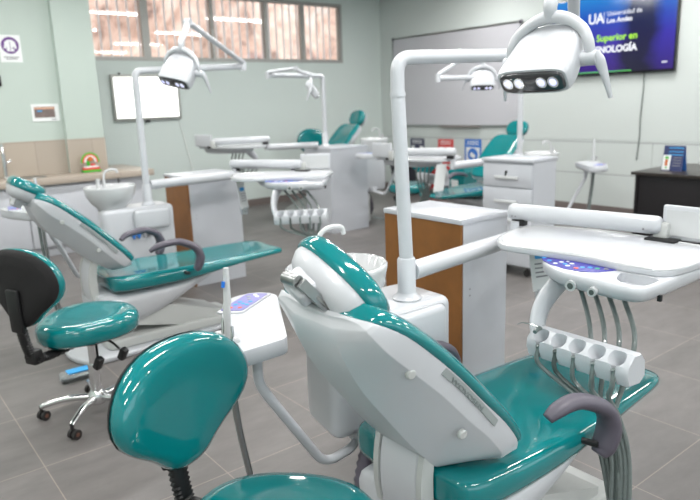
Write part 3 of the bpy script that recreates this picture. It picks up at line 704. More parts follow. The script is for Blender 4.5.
    # armrests
    for s in (-1, 1):
        w0 = .255
        P = ([(1.47, CY+s*(w0+.0), .603), (1.50, CY+s*(w0+.012), .625)] if fold else [(1.39, CY+s*(w0+.0), .60), (1.44, CY+s*(w0+.015), .628)])+[(1.55, CY+s*(w0+.03), .640), (1.60, CY+s*(w0+.045), .628), (1.665, CY+s*(w0+.06), .59), (1.69, CY+s*(w0+.065), .53), (1.675, CY+s*(w0+.06), .47), (1.655, CY+s*(w0+.055), .445)]
        bm = nb(); tube(bm, smoothpath(P, 5), [.020, .029, .032, .034, .036, .040, .044, .040, .026], seg=16, sx=1.0, sy=.66, up=(0, 0, 1))
        for v in bm.verts: v.co.z += adz; v.co.x += adz
        a = finish('armrest', bm, 'arm', t, angle=80)
        bm = nb(); cyl(bm, (1.64, CY+s*.22, .47), (1.655, CY+s*(w0+.055), .475), .010, seg=12); finish('armrest_pin', bm, 'black', a)
    return t
chA = dental_chair('teal treatment chair nearest the camera, white back shell towards us', True)
chB0 = dental_chair('teal treatment chair at left, seen from its side, two grey armrests', False, False, .045, 1.12)
chB = chB0; chB.location = (1.20, 4.10, 0)
chC = dental_chair('teal treatment chair farthest back, mostly hidden by white cabinet', False, True)
chC.location = (5.38, 7.15, 0); chC.rotation_euler = (0, 0, PI); chC.scale = (1, 1, 1.14)
#'teal treatment chair farthest back, mostly hidden by white cabinet')
dup(chC, (6.06, 4.95, 0), PI, (1, 1, 1.0), label='teal treatment chair near the posters, headrest above the drawer cabinet')

# ------------------------------------------------------------------ cuspidor unit with lamp pole
def cuspidor(label):
    t = thing('cuspidor_unit', label, 'dental unit', (1.45, 1.8, 0), 'cuspidor units')
    pl = roundpoly([(1.19, 1.635), (1.745, 1.615), (1.755, 1.90), (1.24, 1.92)], [.06, .04, .08, .10], 6)
    bm = nb(); prism(bm, pl, .355, .78, bev=.035, seg=4); b = finish('body', bm, 'white', t, angle=50)
    bm = nb(); box2(bm, (1.42, 1.59, .60), (1.70, 1.64, .765), bev=.03, seg=4); finish('side_bulge', bm, 'white', b, angle=50)
    bm = nb(); box2(bm, (1.52, 1.70, .0), (1.74, 1.90, .34), bev=.02); finish('pedestal', bm, 'ivory', t)
    text('logo', 'W', .085, (1.38, 1.609, .55), ((1, 0, 0), (0, 0, 1), (0, -1, 0)), 'logo_blue', b, bold=.005, depth=.004)
    text('logo', 'M', .085, (1.48, 1.606, .55), ((1, 0, 0), (0, 0, 1), (0, -1, 0)), 'greytext', b, bold=.004, depth=.004)
    # basin
    bc = V(1.315, 1.76, 0)
    bm = nb(); lathe(bm, [(0, .765), (.10, .765), (.11, .79), (.15, .83), (.178, .88), (.188, .935), (.188, .948), (.182, .952), (.174, .946), (.165, .89), (.12, .84), (.04, .825), (0, .823)], bc, seg=40, ey=.86); bs = finish('basin', bm, 'ceramic', t, angle=70)
    bm = nb(); lathe(bm, [(0, .8235), (.022, .8235), (.024, .828), (0, .83)], bc, seg=16); finish('drain', bm, 'chrome', bs)
    fx, fy = 1.31, 1.86
    bm = nb(); tube(bm, smoothpath([(fx, fy, .93), (fx, fy, 1.0), (fx+.012, fy, 1.045), (fx+.05, fy-.01, 1.065), (fx+.09, fy-.02, 1.06), (fx+.10, fy-.022, 1.035)]), .0095, seg=12); finish('rinse_spout', bm, 'ceramic', bs)
    bm = nb(); cyl(bm, (fx-.05, fy-.01, .93), (fx-.05, fy-.01, .985), .014); cyl(bm, (fx-.05, fy-.01, .985), (fx-.05, fy-.01, 1.0), .018); finish('cup_filler', bm, 'ceramic', bs)
    # corrugated drain hose and pipes
    bm = nb(); P = smoothpath([(1.42, 1.68, .36), (1.34, 1.66, .24), (1.30, 1.64, .10), (1.40, 1.66, .04), (1.55, 1.72, .035)], 12)
    tube(bm, P, [.028 if i % 2 else .034 for i in range(len(P))], seg=12); finish('waste_hose', bm, 'arm', t, angle=80)
    for k in range(3):
        bm = nb(); tube(bm, smoothpath([(1.33+.03*k, 1.64, .36), (1.345+.03*k, 1.62, .22), (1.36+.03*k, 1.62, .06), (1.46+.03*k, 1.66, .02)]), .010, seg=8); finish('supply_hose', bm, 'hose', t)
    return t
cuA = cuspidor('white cuspidor unit with basin behind the nearest headrest')
dup(cuA, (1.45+.28, 1.8+3.2, 0), 0, label='white cuspidor unit with blue logo behind the left chair', group='cuspidor units')
dup(cuA, (5.34, 6.38, 0), PI, (1, 1, 1.10), label='white cuspidor unit beyond the far white cabinet', group='cuspidor units')
dup(cuA, (5.43, 3.91, 0), PI, label='white cuspidor unit behind the drawer cabinet', group='cuspidor units')

def lamp_arm(px, py, z0, ztop, ex, ey, ez, hk, hh, label, tilt=0, hscale=1., faceto=None, yawh=0., lean=(0, 0)):
    """pole at px,py; boom end (ex,ey,ez); spring arm knuckle hk; head centre hh"""
    t = thing('operating_lamp', label, 'dental lamp', (px, py, z0), 'operating lamps')
    P = V(px, py, z0)
    bm = nb(); lathe(bm, [(0, 0), (.055, 0), (.055, .006), (.042, .016), (.036, .025), (.034, .03), (.034, .15), (.03, .158), (0, .158)], P, seg=28); finish('collar', bm, 'white', t, angle=50)
    bm = nb(); cyl(bm, P+V(0, 0, .15), (px+lean[0], py+lean[1], ztop-.12), .0255); finish('pole', bm, 'white', t)
    bm = nb(); px, py = px+lean[0], py+lean[1]; cyl(bm, (px, py, ztop-.13), (px, py, ztop-.115), .0275); tube(bm, filleted([(px, py, ztop-.118), (px, py, ztop), (ex, ey, ez)], .075, 8), .0245, seg=20); finish('boom', bm, 'white', t, angle=60)
    E_ = V(ex, ey, ez)
    bm = nb(); cyl(bm, E_-V(0, 0, .035), E_+V(0, 0, .04), .026); j = finish('boom_joint', bm, 'white', t)
    K = Vector(hk); Hc = Vector(hh)
    bm = nb(); tube(bm, [E_+V(0, 0, .03), K], .019, seg=14, sx=1.15); finish('spring_arm', bm, 'white', t, angle=60)
    bm = nb(); x_, y_ = frame_of(K-E_); cyl(bm, K-x_*.024, K+x_*.024, .024, seg=16); cyl(bm, K-x_*.0245, K+x_*.0245, .008, seg=10); finish('arm_knuckle', bm, 'white', t)
    # head frame: optical axis ax (where it shines), right rx
    fc = Vector(faceto) if faceto else Hc+V(0, 0, -1)
    ax = (fc-Hc).normalized(); rx = ax.cross(V(0, 0, 1)).normalized()
    rx = (Matrix.Rotation(yawh, 3, ax) @ rx).normalized(); up = rx.cross(ax).normalized()
    if up.z < 0: up = -up; rx = -rx
    s = hscale
    def L(u, v, d): return Hc+rx*u*s+up*v*s+ax*d*s
    # yoke: arch around the body
    topd = L(0, .081, -.095)
    neck = smoothpath([K, K+(topd-K)*.35+V(0, 0, .0), topd+V(0, 0, .05), topd], 5)
    bm = nb(); tube(bm, neck, [.021, .02, .0215, .019], seg=14); finish('neck', bm, 'white', t, angle=80)
    bm = nb(); arch = [(-.128, -.015), (-.122, .022), (-.10, .050), (-.055, .073), (0, .081), (.055, .073), (.10, .050), (.122, .022), (.128, -.015)]
    tube(bm, smoothpath([L(u, v, -.03-max(0, v)*.8) for u, v in arch], 4), [.012, .013, .014, .016, .014, .013, .012], seg=12, sx=1.25, up=tuple(ax)); yk = finish('yoke', bm, 'white', t, angle=80)
    for q in (-1, 1):
        bm = nb(); cyl(bm, L(q*.095, -.018, -.03), L(q*.148, -.018, -.03), .021*s, .019*s, seg=18); finish('pivot', bm, 'white', yk)
        bm = nb(); tube(bm, smoothpath([L(q*.142, -.005, -.03), L(q*.152, -.035, -.028), L(q*.163, -.075, -.015), L(q*.172, -.125, .0)], 5), [.014*s, .0165*s, .0125*s, .009*s, .006*s], seg=12, sx=.75); finish('grip_handle', bm, 'white', yk, angle=80)
    # body
    def rr(w_, h_, k=4.5, n=32):
        o = []
        for i in range(n):
            a = 2*PI*i/n; ca, sa = math.cos(a), math.sin(a); o.append((w_*abs(ca)**(2/k)*(1 if ca >= 0 else -1), h_*abs(sa)**(2/k)*(1 if sa >= 0 else -1)))
        return o
    secs = ((-.115, .035, .012, .030), (-.11, .066, .025, .027), (-.09, .084, .036, .021), (-.05, .100, .043, .008), (.02, .112, .044, -.012), (.055, .115, .040, -.02), (.068, .110, .037, -.022))
    bm = nb(); loft(bm, [[L(u, v+oy, d) for u, v in rr(w_, h_)] for d, w_, h_, oy in secs]); hb = finish('lamp_head', bm, 'white', t, angle=55)
    bm = nb(); loft(bm, [[L(u, v-.022, d) for u, v in rr(w_, h_)] for d, w_, h_ in ((.060, .102, .031), (.073, .102, .031), (.076, .098, .028))]); ln = finish('lens_panel', bm, 'lampglass', hb, angle=55)
    for u in (-.072, -.036, .036, .072):
        bm = nb(); lathe(bm, [(.0125*s, 0), (.0165*s, 0), (.0165*s, .003*s), (.0135*s, .003*s)], L(u, -.020, .076), axis=tuple(ax), seg=18); finish('light_ring', bm, 'chrome', ln)
        bm = nb(); c = L(u, -.020, .076); lathe(bm, [(0, 0), (.0125*s, 0), (.0125*s, .002*s), (.010*s, .004*s), (0, .005*s)], c, axis=tuple(ax), seg=18, ex=1.0); finish('light_spot', bm, 'led', ln)
    return t
lA = lamp_arm(1.59, 1.70, .78, 1.645, 2.45, 1.60, 1.665, (1.945, 1.285, 2.0), (1.692, 1.209, 1.60), 'white operating lamp nearest us, four lights, in front of the television', faceto=(1.685-.93, 1.215-.04, 1.60-.60), hscale=1.06, lean=(-.017, .013))
lB = lamp_arm(1.86, 4.91, .78, 1.785, 2.74, 4.84, 1.82, (2.06, 4.36, 2.08), (1.93, 4.29, 1.745), 'white operating lamp at left in front of the barred window', faceto=(1.93-.72, 4.29-.16, 1.745-.65), yawh=-.25, hscale=1.2)
lC = lamp_arm(4.55, 6.22, 1.01, 1.81, 3.83, 6.24, 1.82, (4.05, 6.02, 1.88), (4.22, 5.95, 1.64), 'white operating lamp over the far treatment unit below the window', faceto=(4.9, 5.5, 1.0))
lD = lamp_arm(5.29, 4.01, .80, 1.69, 4.42, 4.27, 1.69, (4.70, 4.20, 1.87), (4.84, 4.11, 1.66), 'white operating lamp in front of the whiteboard', faceto=(4.2, 3.4, .6))

# ------------------------------------------------------------------ instrument table (doctor's side)
PL = [(2.017, 1.607), (2.10, 1.70), (2.30, 1.765), (2.42, 1.76), (2.478, 1.649), (2.525, 1.488), (2.53, 1.316), (2.50, .98), (2.44, .935), (2.30, .945), (2.12, .955), (2.06, .985), (2.045, 1.112), (2.06, 1.263), (2.035, 1.454)]
def instrument_table(label, pole, J, ang, dz=0., paper=True, ph=.88, tang=0.):
    """pole: arm start; J: joint where beam starts; beam+tray authored for J0=(2.36,1.80), turned by ang"""
    t = thing('instrument_table', label, 'dental instrument table', (J[0], J[1], ph), 'instrument tables')
    J0 = V(2.36, 1.80, 0); Rm = Matrix.Rotation(ang, 3, 'Z'); JJ = V(J[0], J[1], dz)
    T0 = V(2.50, 1.20, 0); Tm = Matrix.Rotation(tang, 3, 'Z'); turn = [False]
    def W(p):
        p = Vector(p)
        if turn[0]: p = Tm @ (p-T0)+T0
        return Rm @ (p-J0) + JJ
    def fin(name, bm, m, parent, **k):
        for v in bm.verts: v.co = W(v.co)
        return finish(name, bm, m, parent, **k)
    a = V(*pole, ph); b = V(J[0], J[1], ph)
    d = (b-a).normalized()
    bm = nb(); tube(bm, [a+d*.03, a+d*.05, b-d*.02, b], [.036, .036, .036, .03], seg=24); finish('support_arm', bm, 'white', t)
    bm = nb(); cyl(bm, V(J[0], J[1], ph-.03), V(J[0], J[1], dz+.955), .022, seg=20); finish('elbow_joint', bm, 'white', t)
    # balance beam
    p0, p1 = V(2.365, 1.84, .995), V(2.515, 1.215, .985)
    u = (p1-p0).normalized()
    bm = nb(); tube(bm, [p0, p0+u*.008, p0+u*.02, p1-u*.02, p1-u*.008, p1], [.026, .034, .0375, .0375, .034, .026], seg=24, sx=.8, up=(0, 0, 1)); bb = fin('balance_beam', bm, 'white', t, angle=50)
    sd_ = V(-u.y, u.x, 0)*-1
    for q in (.03, .045, .585):
        bm = nb(); c = p0+u*q+V(-.0300, -.004, -.015); cyl(bm, c, c+V(-.002, 0, 0), .004, seg=8); fin('screw', bm, 'greytext', bb)
    bm = nb(); box(bm, p0+u*.05+V(0, 0, -.045), (.04, .06, .03), bev=.004); fin('beam_clip', bm, 'black', t)
    # end bracket & tray mount
    bm = nb(); box(bm, V(2.525, 1.215, .955), (.05, .06, .09), bev=.01); fin('end_bracket', bm, 'ivory', t)
    bm = nb(); box(bm, V(2.50, 1.20, .925), (.07, .12, .03), bev=.005); fin('mount_block', bm, 'black', t)
    turn[0] = True
    # film viewer panel standing on rear edge
    bm = nb(); box(bm, V(2.535, 1.095, 1.0), (.022, .25, .135), bev=.008, seg=3); vp = fin('film_viewer', bm, 'white', t, angle=50)
    bm = nb(); box(bm, V(2.5225, 1.095, 1.0), (.003, .215, .10)); fin('viewer_screen', bm, 'ceramic', vp)
    # tray
    pl = roundpoly(PL, .05, 4)
    bm = nb(); prism(bm, pl, .905, .930, bev=.006, seg=3)
    plate = fin('tray', bm, 'white', t, angle=50)
    inn = [(2.27+(x-2.27)*.93, 1.33+(y-1.33)*.955) for x, y in pl]
    bm = nb(); mid = []
    n = len(pl)
    out2 = [(2.27+(x-2.27)*.985, 1.33+(y-1.33)*.99) for x, y in pl]
    vr = loft(bm, [[V(x, y, .9285) for x, y in pl], [V(x, y, .934) for x, y in out2], [V(x, y, .934) for x, y in [(2.27+(x-2.27)*.955, 1.33+(y-1.33)*.97) for x, y in pl]], [V(x, y, .9302) for x, y in inn]], caps=(False, False))
    fin('tray_rim', bm, 'ceramic', plate, angle=80)
    # control body below the plate, bulging forward
    BL = [(2.12, 1.46), (2.05, 1.44), (1.975, 1.38), (1.915, 1.29), (1.893, 1.17), (1.885, 1.03), (1.90, .965), (1.97, .955), (2.12, .955), (2.40, .96), (2.46, 1.1), (2.44, 1.45), (2.3, 1.55)]
    bl = roundpoly(BL, .04, 4)
    def bt(x, y):  # sloping top of the front lip
        return .904
    bm = nb(); loft(bm, [[V(2.2+(x-2.2)*s, 1.2+(y-1.2)*s, z) for x, y in bl] for s, z in ((.80, .842), (.93, .850), (.985, .865), (1.0, .885), (.99, .900), (.97, .905))])
    cut = nb(); prism(cut, roundpoly([(2.045, 1.115), (1.955, 1.085), (1.920, 1.045), (1.915, .99), (1.95, .972), (2.045, .975)], .03, 5), .872, .93); bmesh.ops.recalc_face_normals(bm, faces=bm.faces); bm = boolean(bm, cut)
    cb = fin('control_body', bm, 'white', t, angle=50)
    lens = [(2.052, 1.445), (2.0, 1.40), (1.965, 1.345), (1.945, 1.27), (1.95, 1.21), (1.985, 1.165), (2.05, 1.135), (2.06, 1.25)]
    bm = nb(); prism(bm, lens, .9045, .907); kp = fin('keypad', bm, 'panel_blue', cb)
    keys = [(2.030, 1.415, 'btn_b'), (2.005, 1.375, 'btn_b'), (2.015, 1.33, 'btn_w'), (1.985, 1.335, 'btn_w'), (2.0, 1.305, 'btn_b'), (2.02, 1.29, 'btn_w'), (1.985, 1.285, 'btn_w'), (2.0, 1.235, 'btn_b'), (1.975, 1.245, 'btn_r'), (2.015, 1.215, 'btn_b'), (2.02, 1.19, 'btn_g'), (2.035, 1.165, 'greytext')]
    for x, y, m in keys:
        bm = nb(); lathe(bm, [(0, 0), (.0085, 0), (.0085, .0014), (0, .0018)], (x, y, .907), seg=12); fin('key', bm, m, kp)
    # grip recess: raised loop handle on the front corner
    gp = roundpoly([(2.03, 1.105), (1.955, 1.085), (1.925, 1.04), (1.922, .99), (1.96, .975), (2.03, .98)], .025, 4)

    for (x, y) in ((1.905, 1.215), (1.888, 1.125)):
        bm = nb(); cyl(bm, (x+.02, y, .868), (x-.014, y-.004, .866), .019 if y > 1.2 else .0155, seg=18); kb = fin('gauge_ring', bm, 'ceramic', cb)
        bm = nb(); cyl(bm, (x-.0135, y-.004, .866), (x-.0155, y-.004, .866), .011 if y > 1.2 else .009, seg=16); fin('gauge_face', bm, 'hose_dark', kb)
    bm = nb(); box(bm, V(2.0, .956, .855), (.012, .012, .02)); fin('latch', bm, 'black', cb)
    # curved hanger
    bm = nb(); P = smoothpath([(2.06, 1.31, .875), (2.00, 1.33, .83), (1.93, 1.34, .77), (1.89, 1.335, .71), (1.872, 1.315, .66)], 5)
    tube(bm, P, [.034, .032, .030, .028, .028], seg=14, sx=.7, sy=1.3, up=(0, 0, 1)); fin('holder_hanger', bm, 'white', t, angle=80)
    # instrument holder bar with five scoops
    q0, q1 = V(1.865, 1.325, .655), V(1.825, .925, .672)
    ax = (q1-q0).normalized(); side = V(-1, 0, 0); side = (side-ax*side.dot(ax)).normalized(); up = ax.cross(side)
    if up.z < 0: up = -up
    prof = [(.040, -.050), (.050, -.018), (.046, .012), (.012, .046), (-.022, .046), (-.042, .02), (-.042, -.03), (-.015, -.052)]
    nsc = 5; L_ = (q1-q0).length
    bm = nb(); loft(bm, [[q+side*su*k_+up*uu*k_ for su, uu in prof] for q, k_ in ((q0, .93), (q0+ax*.006, 1), (q1-ax*.006, 1), (q1, .93))])
    cut = nb(); cd_ = (side*.62+up*.78).normalized()
    for k in range(nsc):
        c = q0+ax*(.052+k*.075)+side*.030+up*.030
        lathe(cut, [(0, -.052), (.011, -.050), (.013, -.03), (.033, .004), (.040, .022), (0, .022)], c, axis=tuple(cd_), seg=28)
    for bb_ in (bm, cut):
        bmesh.ops.recalc_face_normals(bb_, faces=bb_.faces)
    bm = boolean(bm, cut)
    cut = nb()
    for k in range(nsc):
        c = q0+ax*(.052+k*.075)+side*.052+up*-.03
        rm_ = Matrix((ax, side, up)).transposed(); box(cut, c, (.015, .05, .09), rot=rm_)
    bmesh.ops.recalc_face_normals(cut, faces=cut.faces)
    bm = boolean(bm, cut)
    hb = fin('instrument_holder', bm, 'white', t, angle=35)
    # hoses: from the tray down behind the bar, and from the scoops down
    for k in range(4):
        y = 1.27-.055*k
        bm = nb(); tube(bm, smoothpath([(2.06, y+.04, .87), (2.03, y-.02, .80), (1.97, y-.09, .72), (1.93, y-.13+.01*k, .62), (1.87, y-.18+.03*k, .45), (1.82, 1.0-.015*k, .25), (1.86, .98, .02)], 5), .0085, seg=8); fin('hose', bm, 'hose', t)
    for k in range(nsc):
        c = q0+ax*(.052+k*.075)+side*.040+up*-.012
        e = (1.80+.006*k, .975-.012*k)
        bm = nb(); tube(bm, smoothpath([c+cd_*.012, c-cd_*.004+side*.006, c+side*.012-up*.045, V(c.x+.0, c.y-.035+.012*k, .565), V(e[0]+.0, e[1]+.09-.01*k, .50), V(e[0]+.02, e[1]+.02, .38), V(e[0]+.01, e[1]+.0, .22), V(e[0]+.0, e[1]-.0, .02)], 5), .0080, seg=8); fin('hose', bm, 'hose' if k != 1 else 'hose_dark', t)
    # hanging leaflet in a clip at the left end of the tray
    if paper:
        a_ = [V(2.36, 1.735, .885), V(2.46, 1.70, .885), V(2.475, 1.67, .64), V(2.375, 1.705, .64)]
        bm = nb(); loft(bm, [a_, [p+V(.002, .004, 0) for p in a_]]); lf = fin('hanging_sheet', bm, 'paper', t)
        def sh(u0, u1, v0, v1, m, nm):
            def q(u_, v_): return a_[0].lerp(a_[1], u_).lerp(a_[3].lerp(a_[2], u_), v_)+V(-.001, -.0025, 0)
            bm = nb(); loft(bm, [[q(u0, v0), q(u1, v0), q(u1, v1), q(u0, v1)], [q(u0, v0)+V(.001, .002, 0), q(u1, v0)+V(.001, .002, 0), q(u1, v1)+V(.001, .002, 0), q(u0, v1)+V(.001, .002, 0)]]); fin(nm, bm, m, lf)
        sh(.25, .8, .28, .40, 'btn_b', 'blue_logo'); sh(.1, .5, .04, .09, 'green', 'green_line')
        for v in (.48, .56, .64, .72): sh(.2, .85, v, v+.025, 'greytext', 'text_line')
        bm = nb(); lathe(bm, [(0, .655), (.028, .66), (.036, .72), (.034, .72), (.026, .664), (0, .66)], (2.43, 1.70, -.07), seg=16); fin('clear_cup', bm, 'clear', t)
    return t, W, q0, ax, side, up
tA, WA, q0, axh, sdh, uph = instrument_table('white instrument table with blue keypad at right over the nearest chair', (1.59, 1.70), (2.36, 1.80), 0)
instrument_table('white instrument table of the left treatment unit, leaflet hanging from it', (1.86, 4.91), (2.66, 4.97), math.radians(24), ph=.93, dz=.03, tang=math.radians(23))
instrument_table('white instrument table beyond the far cabinet, partly hidden', (4.50, 6.25), (3.95, 6.55), math.radians(-138), dz=.13, ph=1.03, paper=False, tang=math.radians(-20))
instrument_table('white instrument table of the unit near the whiteboard, sheet hanging from it', (5.29, 4.01), (4.30, 3.98), math.radians(184), dz=.05, ph=.92)
# scaler in the first scoop of the near holder
t = thing('dental_scaler', 'thin metal tipped scaler lying in the first slot of the near holder', 'dental handpiece', (1.82, 1.29, .70))
c = q0+axh*.052+sdh*.035+uph*.045
bm = nb(); tube(bm, [c+V(-.03, .0, .005), c+V(-.004, .004, .012), c+V(.012, .006, .006)], [.0075, .009, .007], seg=12); finish('handle', bm, 'hose', t)
bm = nb(); tube(bm, smoothpath([c+V(-.004, .004, .016), c+V(-.012, .03, .022), c+V(-.02, .06, .022), c+V(-.028, .075, .014)]), [.003, .002, .0015, .001], seg=6); finish('metal_tip', bm, 'chrome', t)

# ------------------------------------------------------------------ assistant console
def assistant(label, origin, rz, tools=True, s=1.):
    t = thing('assistant_console', label, 'dental console', (1.28, 1.665, .30), 'assistant consoles')
    path = filleted([(1.33, 1.69, .32), (1.28, 1.665, .30), (1.155, 1.663, .285), (.97, 1.68, .58), (.94, 1.70, .64), (.945, 1.705, .775)], .06, 6)
    bm = nb(); tube(bm, path, .0165, seg=16); finish('bent_arm', bm, 'white', t, angle=70)
    bm = nb(); box(bm, (1.335, 1.69, .335), (.07, .06, .055), bev=.01); finish('arm_mount', bm, 'white', t)
    pl = roundpoly([(.832, 1.60), (1.0, 1.605), (1.235, 2.04), (1.20, 2.12), (1.09, 2.13), (.99, 2.02), (.855, 1.74)], [.015, .03, .05, .04, .04, .05, .03], 4)
    bm = nb(); loft(bm, [[V(1.0+(x-1.0)*s, 1.8+(y-1.8)*s, z) for x, y in pl] for s, z in ((.90, .745), (.985, .752), (1.0, .762), (1.0, .795), (.985, .802))]); cs = finish('console', bm, 'white', t, angle=50)
    pn = roundpoly([(1.065, 1.86), (1.135, 1.845), (1.235, 2.045), (1.165, 2.075)], .015, 3)
    pn = roundpoly([(.965, 1.985), (1.025, 1.93), (1.20, 2.045), (1.14, 2.10)], .015, 3)
    bm = nb(); prism(bm, [(1.08+(x-1.08)*1.16, 2.01+(y-2.01)*1.16) for x, y in pn], .80, .808, bev=.003); pb = finish('keypad_frame', bm, 'white', cs)
    bm = nb(); prism(bm, pn, .808, .810); kp = finish('keypad', bm, 'panel_violet', pb)
    for u, v, m in ((.15, .3, 'btn_r'), (.15, .7, 'btn_r'), (.32, .3, 'btn_b'), (.38, .55, 'btn_b'), (.32, .8, 'btn_b'), (.48, .3, 'btn_b'), (.5, .75, 'btn_b'), (.66, .5, 'label'), (.8, .3, 'label'), (.8, .7, 'btn_w'), (.9, .5, 'btn_w')):
        p = V(.965, 1.985, .81).lerp(V(1.14, 2.10, .81), u).lerp(V(1.025, 1.93, .81).lerp(V(1.20, 2.045, .81), u), v)
        bm = nb(); lathe(bm, [(0, 0), (.008, 0), (.008, .001), (0, .0015)], p, seg=10); finish('key', bm, m, kp)
    # tool fork
    bm = nb(); box2(bm, (.845, 1.68, .79), (.88, 1.80, .812), bev=.008); finish('tool_fork', bm, 'ceramic', cs)
    for k, (dx, dy) in enumerate(((0, 0), (.01, .03))):
        bm = nb(); tube(bm, smoothpath([(.855+dx, 1.71+dy, .80), (.85+dx, 1.70+dy, .68), (.87+dx, 1.70+dy, .45), (.94+dx, 1.71+dy, .12), (1.05+dx, 1.75+dy, .012), (1.25+dx, 1.75+dy, .012)]), .0095, seg=10); finish('hose', bm, 'alu' if k == 0 else 'hose', t)
    if tools:
        bm = nb(); tube(bm, [(.856, 1.715, .76), (.856, 1.715, .83), (.858, 1.715, .91), (.862, 1.716, .925), (.866, 1.716, 1.03)], [.010, .0115, .012, .0125, .009], seg=14); finish('syringe', bm, 'ceramic', t, label='white syringe with blue button')
        bm = nb(); tube(bm, [(.846, 1.706, .975), (.849, 1.706, .993)], .0055, seg=10); finish('syringe_button', bm, 'blue', t)
        for (x, y, z0, z1, r) in ((.862, 1.755, .755, .86, .008), (.853, 1.685, .77, .855, .006)):
            bm = nb(); tube(bm, [(x, y, z0), (x, y, z0+.04), (x+.002, y, z1-.02), (x+.004, y+.004, z1)], [r, r*1.2, r, r*.8], seg=12); finish('suction_valve', bm, 'chrome', t)
    Ctx.origin = V(1.28, 1.665, .30)
    return t
asA = assistant('white assistant console with violet keypad between the front stool and nearest chair', None, 0)
asB = dup(asA, (1.30, 4.78, .37), math.radians(48), label='white assistant console behind the left chair headrest, tools upright')
asC = dup(asA, (5.14, 5.98, .42), math.radians(95), label='white assistant console beside the far cuspidor unit')
asD = dup(asA, (5.63, 3.80, .33), math.radians(167), label='white assistant console with two upright tools in front of the right wall')

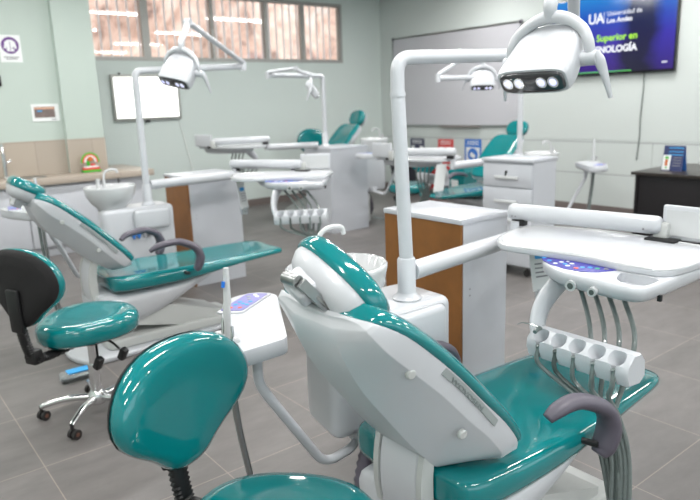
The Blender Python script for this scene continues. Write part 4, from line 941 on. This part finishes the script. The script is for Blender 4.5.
# ------------------------------------------------------------------ operator stools
def stool(label):
    t = thing('operator_stool', label, 'stool', (0, 0, 0), 'operator stools')
    # seat: rounded triangle/saddle, front towards +x
    n = 40; out = []
    for i in range(n):
        a = 2*PI*i/n; r = .225+.018*math.cos(2*a)-.012*math.cos(3*a)+.012*math.sin(a)**2
        out.append((r*math.cos(a), r*math.sin(a)*1.0))
    bm = nb(); loft(bm, [[V(x*s, y*s, z) for x, y in out] for s, z in ((.82, .435), (.95, .438), (1.0, .455), (1.015, .485), (1.0, .512), (.93, .530), (.80, .537), (.5, .531), (.05, .528))]); finish('seat', bm, 'teal', t, angle=80)
    bm = nb(); lathe(bm, [(0, .405), (.12, .405), (.16, .42), (.17, .437), (0, .437)], (0, 0, 0)); finish('seat_pan', bm, 'black', t)
    bm = nb(); cyl(bm, (0, 0, .10), (0, 0, .27), .027); cyl(bm, (0, 0, .27), (0, 0, .41), .018); finish('gas_post', bm, 'chrome', t)
    bm = nb(); lathe(bm, [(0, .06), (.035, .06), (.045, .075), (.045, .11), (.03, .13), (0, .13)], (0, 0, 0)); finish('hub', bm, 'chrome', t)
    for k in range(5):
        a = 2*PI*k/5+.995; c, s = math.cos(a), math.sin(a)
        bm = nb(); tube(bm, smoothpath([(.03*c, .03*s, .095), (.14*c, .14*s, .10), (.24*c, .24*s, .082), (.27*c, .27*s, .072)]), [.018, .017, .014, .013], seg=12); lg = finish('leg', bm, 'chrome', t)
        bm = nb(); cyl(bm, (.27*c, .27*s, .05), (.27*c, .27*s, .08), .008, seg=8); w0 = V(.27*c+.01, .27*s, .024)
        for q in (-1, 1):
            cyl(bm, w0+V(0, q*.006, 0), w0+V(0, q*.022, 0), .024, seg=16)
        finish('caster', bm, 'rubber', lg)
        bm = nb(); cyl(bm, w0+V(0, -.0235, 0), w0+V(0, .0235, 0), .010, seg=12); finish('caster_core', bm, 'wheelcore', lg)
    for k, (dx, dy) in enumerate(((-.10, -.15), (.02, -.17))):
        bm = nb(); tube(bm, smoothpath([(.0, -.03, .415), (dx*.6, dy*.7, .40), (dx, dy, .365)]), .006, seg=8); lv = finish('lever', bm, 'black', t)
        bm = nb(); box(bm, (dx*1.12, dy*1.1, .34), (.036, .034, .065), rot=Matrix.Rotation(.5, 3, 'X'), bev=.008); finish('lever_grip', bm, 'black', lv)
    # backrest post with bellows
    bm = nb(); P = smoothpath([(-.05, 0, .415), (-.24, 0, .405), (-.32, 0, .43), (-.35, 0, .50), (-.365, 0, .60)], 14)
    tube(bm, P, [.022 if i % 2 else .017 for i in range(len(P))], seg=12, sx=1.4); finish('post_bellows', bm, 'black', t, angle=80)
    bm = nb(); box(bm, (-.32, -.0, .43), (.05, .07, .07), bev=.01); cyl(bm, (-.32, -.05, .42), (-.32, .05, .42), .012, seg=10); finish('tilt_knob', bm, 'black', t)
    # backrest: kidney pad in the y-z plane, facing +x
    bc = V(-.335, 0, .755)
    outl = []
    m_ = 44
    for i in range(m_):
        a = 2*PI*i/m_; ca, sa = math.cos(a), math.sin(a)
        v = .178*abs(sa)**.9*(1 if sa >= 0 else -1)
        wv = .198 if v > -.02 else .198-.098*min(1, ((-.02-v)/.12))**1.0
        u = abs(ca)**.85*(1 if ca >= 0 else -1)*wv*1.15
        if v < -.10: u = max(-.098, min(.098, u))
        outl.append((u, v))
    for _ in range(4): outl = [tuple(outl[i][k]*.5+outl[i-1][k]*.25+outl[(i+1) % m_][k]*.25 for k in (0, 1)) for i in range(m_)]
    def bk(u, v, d):
        return V(bc.x+d+.55*u*u-.12*v*v, bc.y+u, bc.z+v)
    bm = nb(); loft(bm, [[bk(u*s, v*s, d) for u, v in outl] for s, d in ((.93, -.014), (1.0, -.008), (1.02, .008), (1.0, .028), (.93, .042), (.80, .050), (.5, .047), (.05, .045))]); bk_ = finish('backrest', bm, 'teal', t, angle=80)
    bm = nb(); loft(bm, [[bk(u*s, v*s, d) for u, v in outl] for s, d in ((.05, -.034), (.6, -.034), (.85, -.031), (.985, -.020), (1.012, -.008), (.9, -.010))]); finish('back_cover', bm, 'mesh', bk_, angle=80)
    bm = nb(); box(bm, (-.378, 0, .66), (.022, .075, .20), bev=.01, rot=Matrix.Rotation(-.02, 3, 'Y')); finish('back_bar', bm, 'black', t)
    return t
st1 = stool('teal stool in the foreground, its rounded backrest facing the camera')
st1.location = (.705, 1.20, 0); st1.rotation_euler = (0, 0, math.radians(-71))
st2 = dup(st1, (.85, 3.21, 0), math.radians(26), label='teal stool at the left edge with black backrest shell and chrome base')
dup(st1, (5.62, 7.9, 0), math.radians(250), (1, 1, 1.22), label='teal stool by the back wall behind the far cabinet, backrest showing')
dup(st1, (5.35, 5.66, .0), math.radians(190), label='teal stool in front of the waste bins')
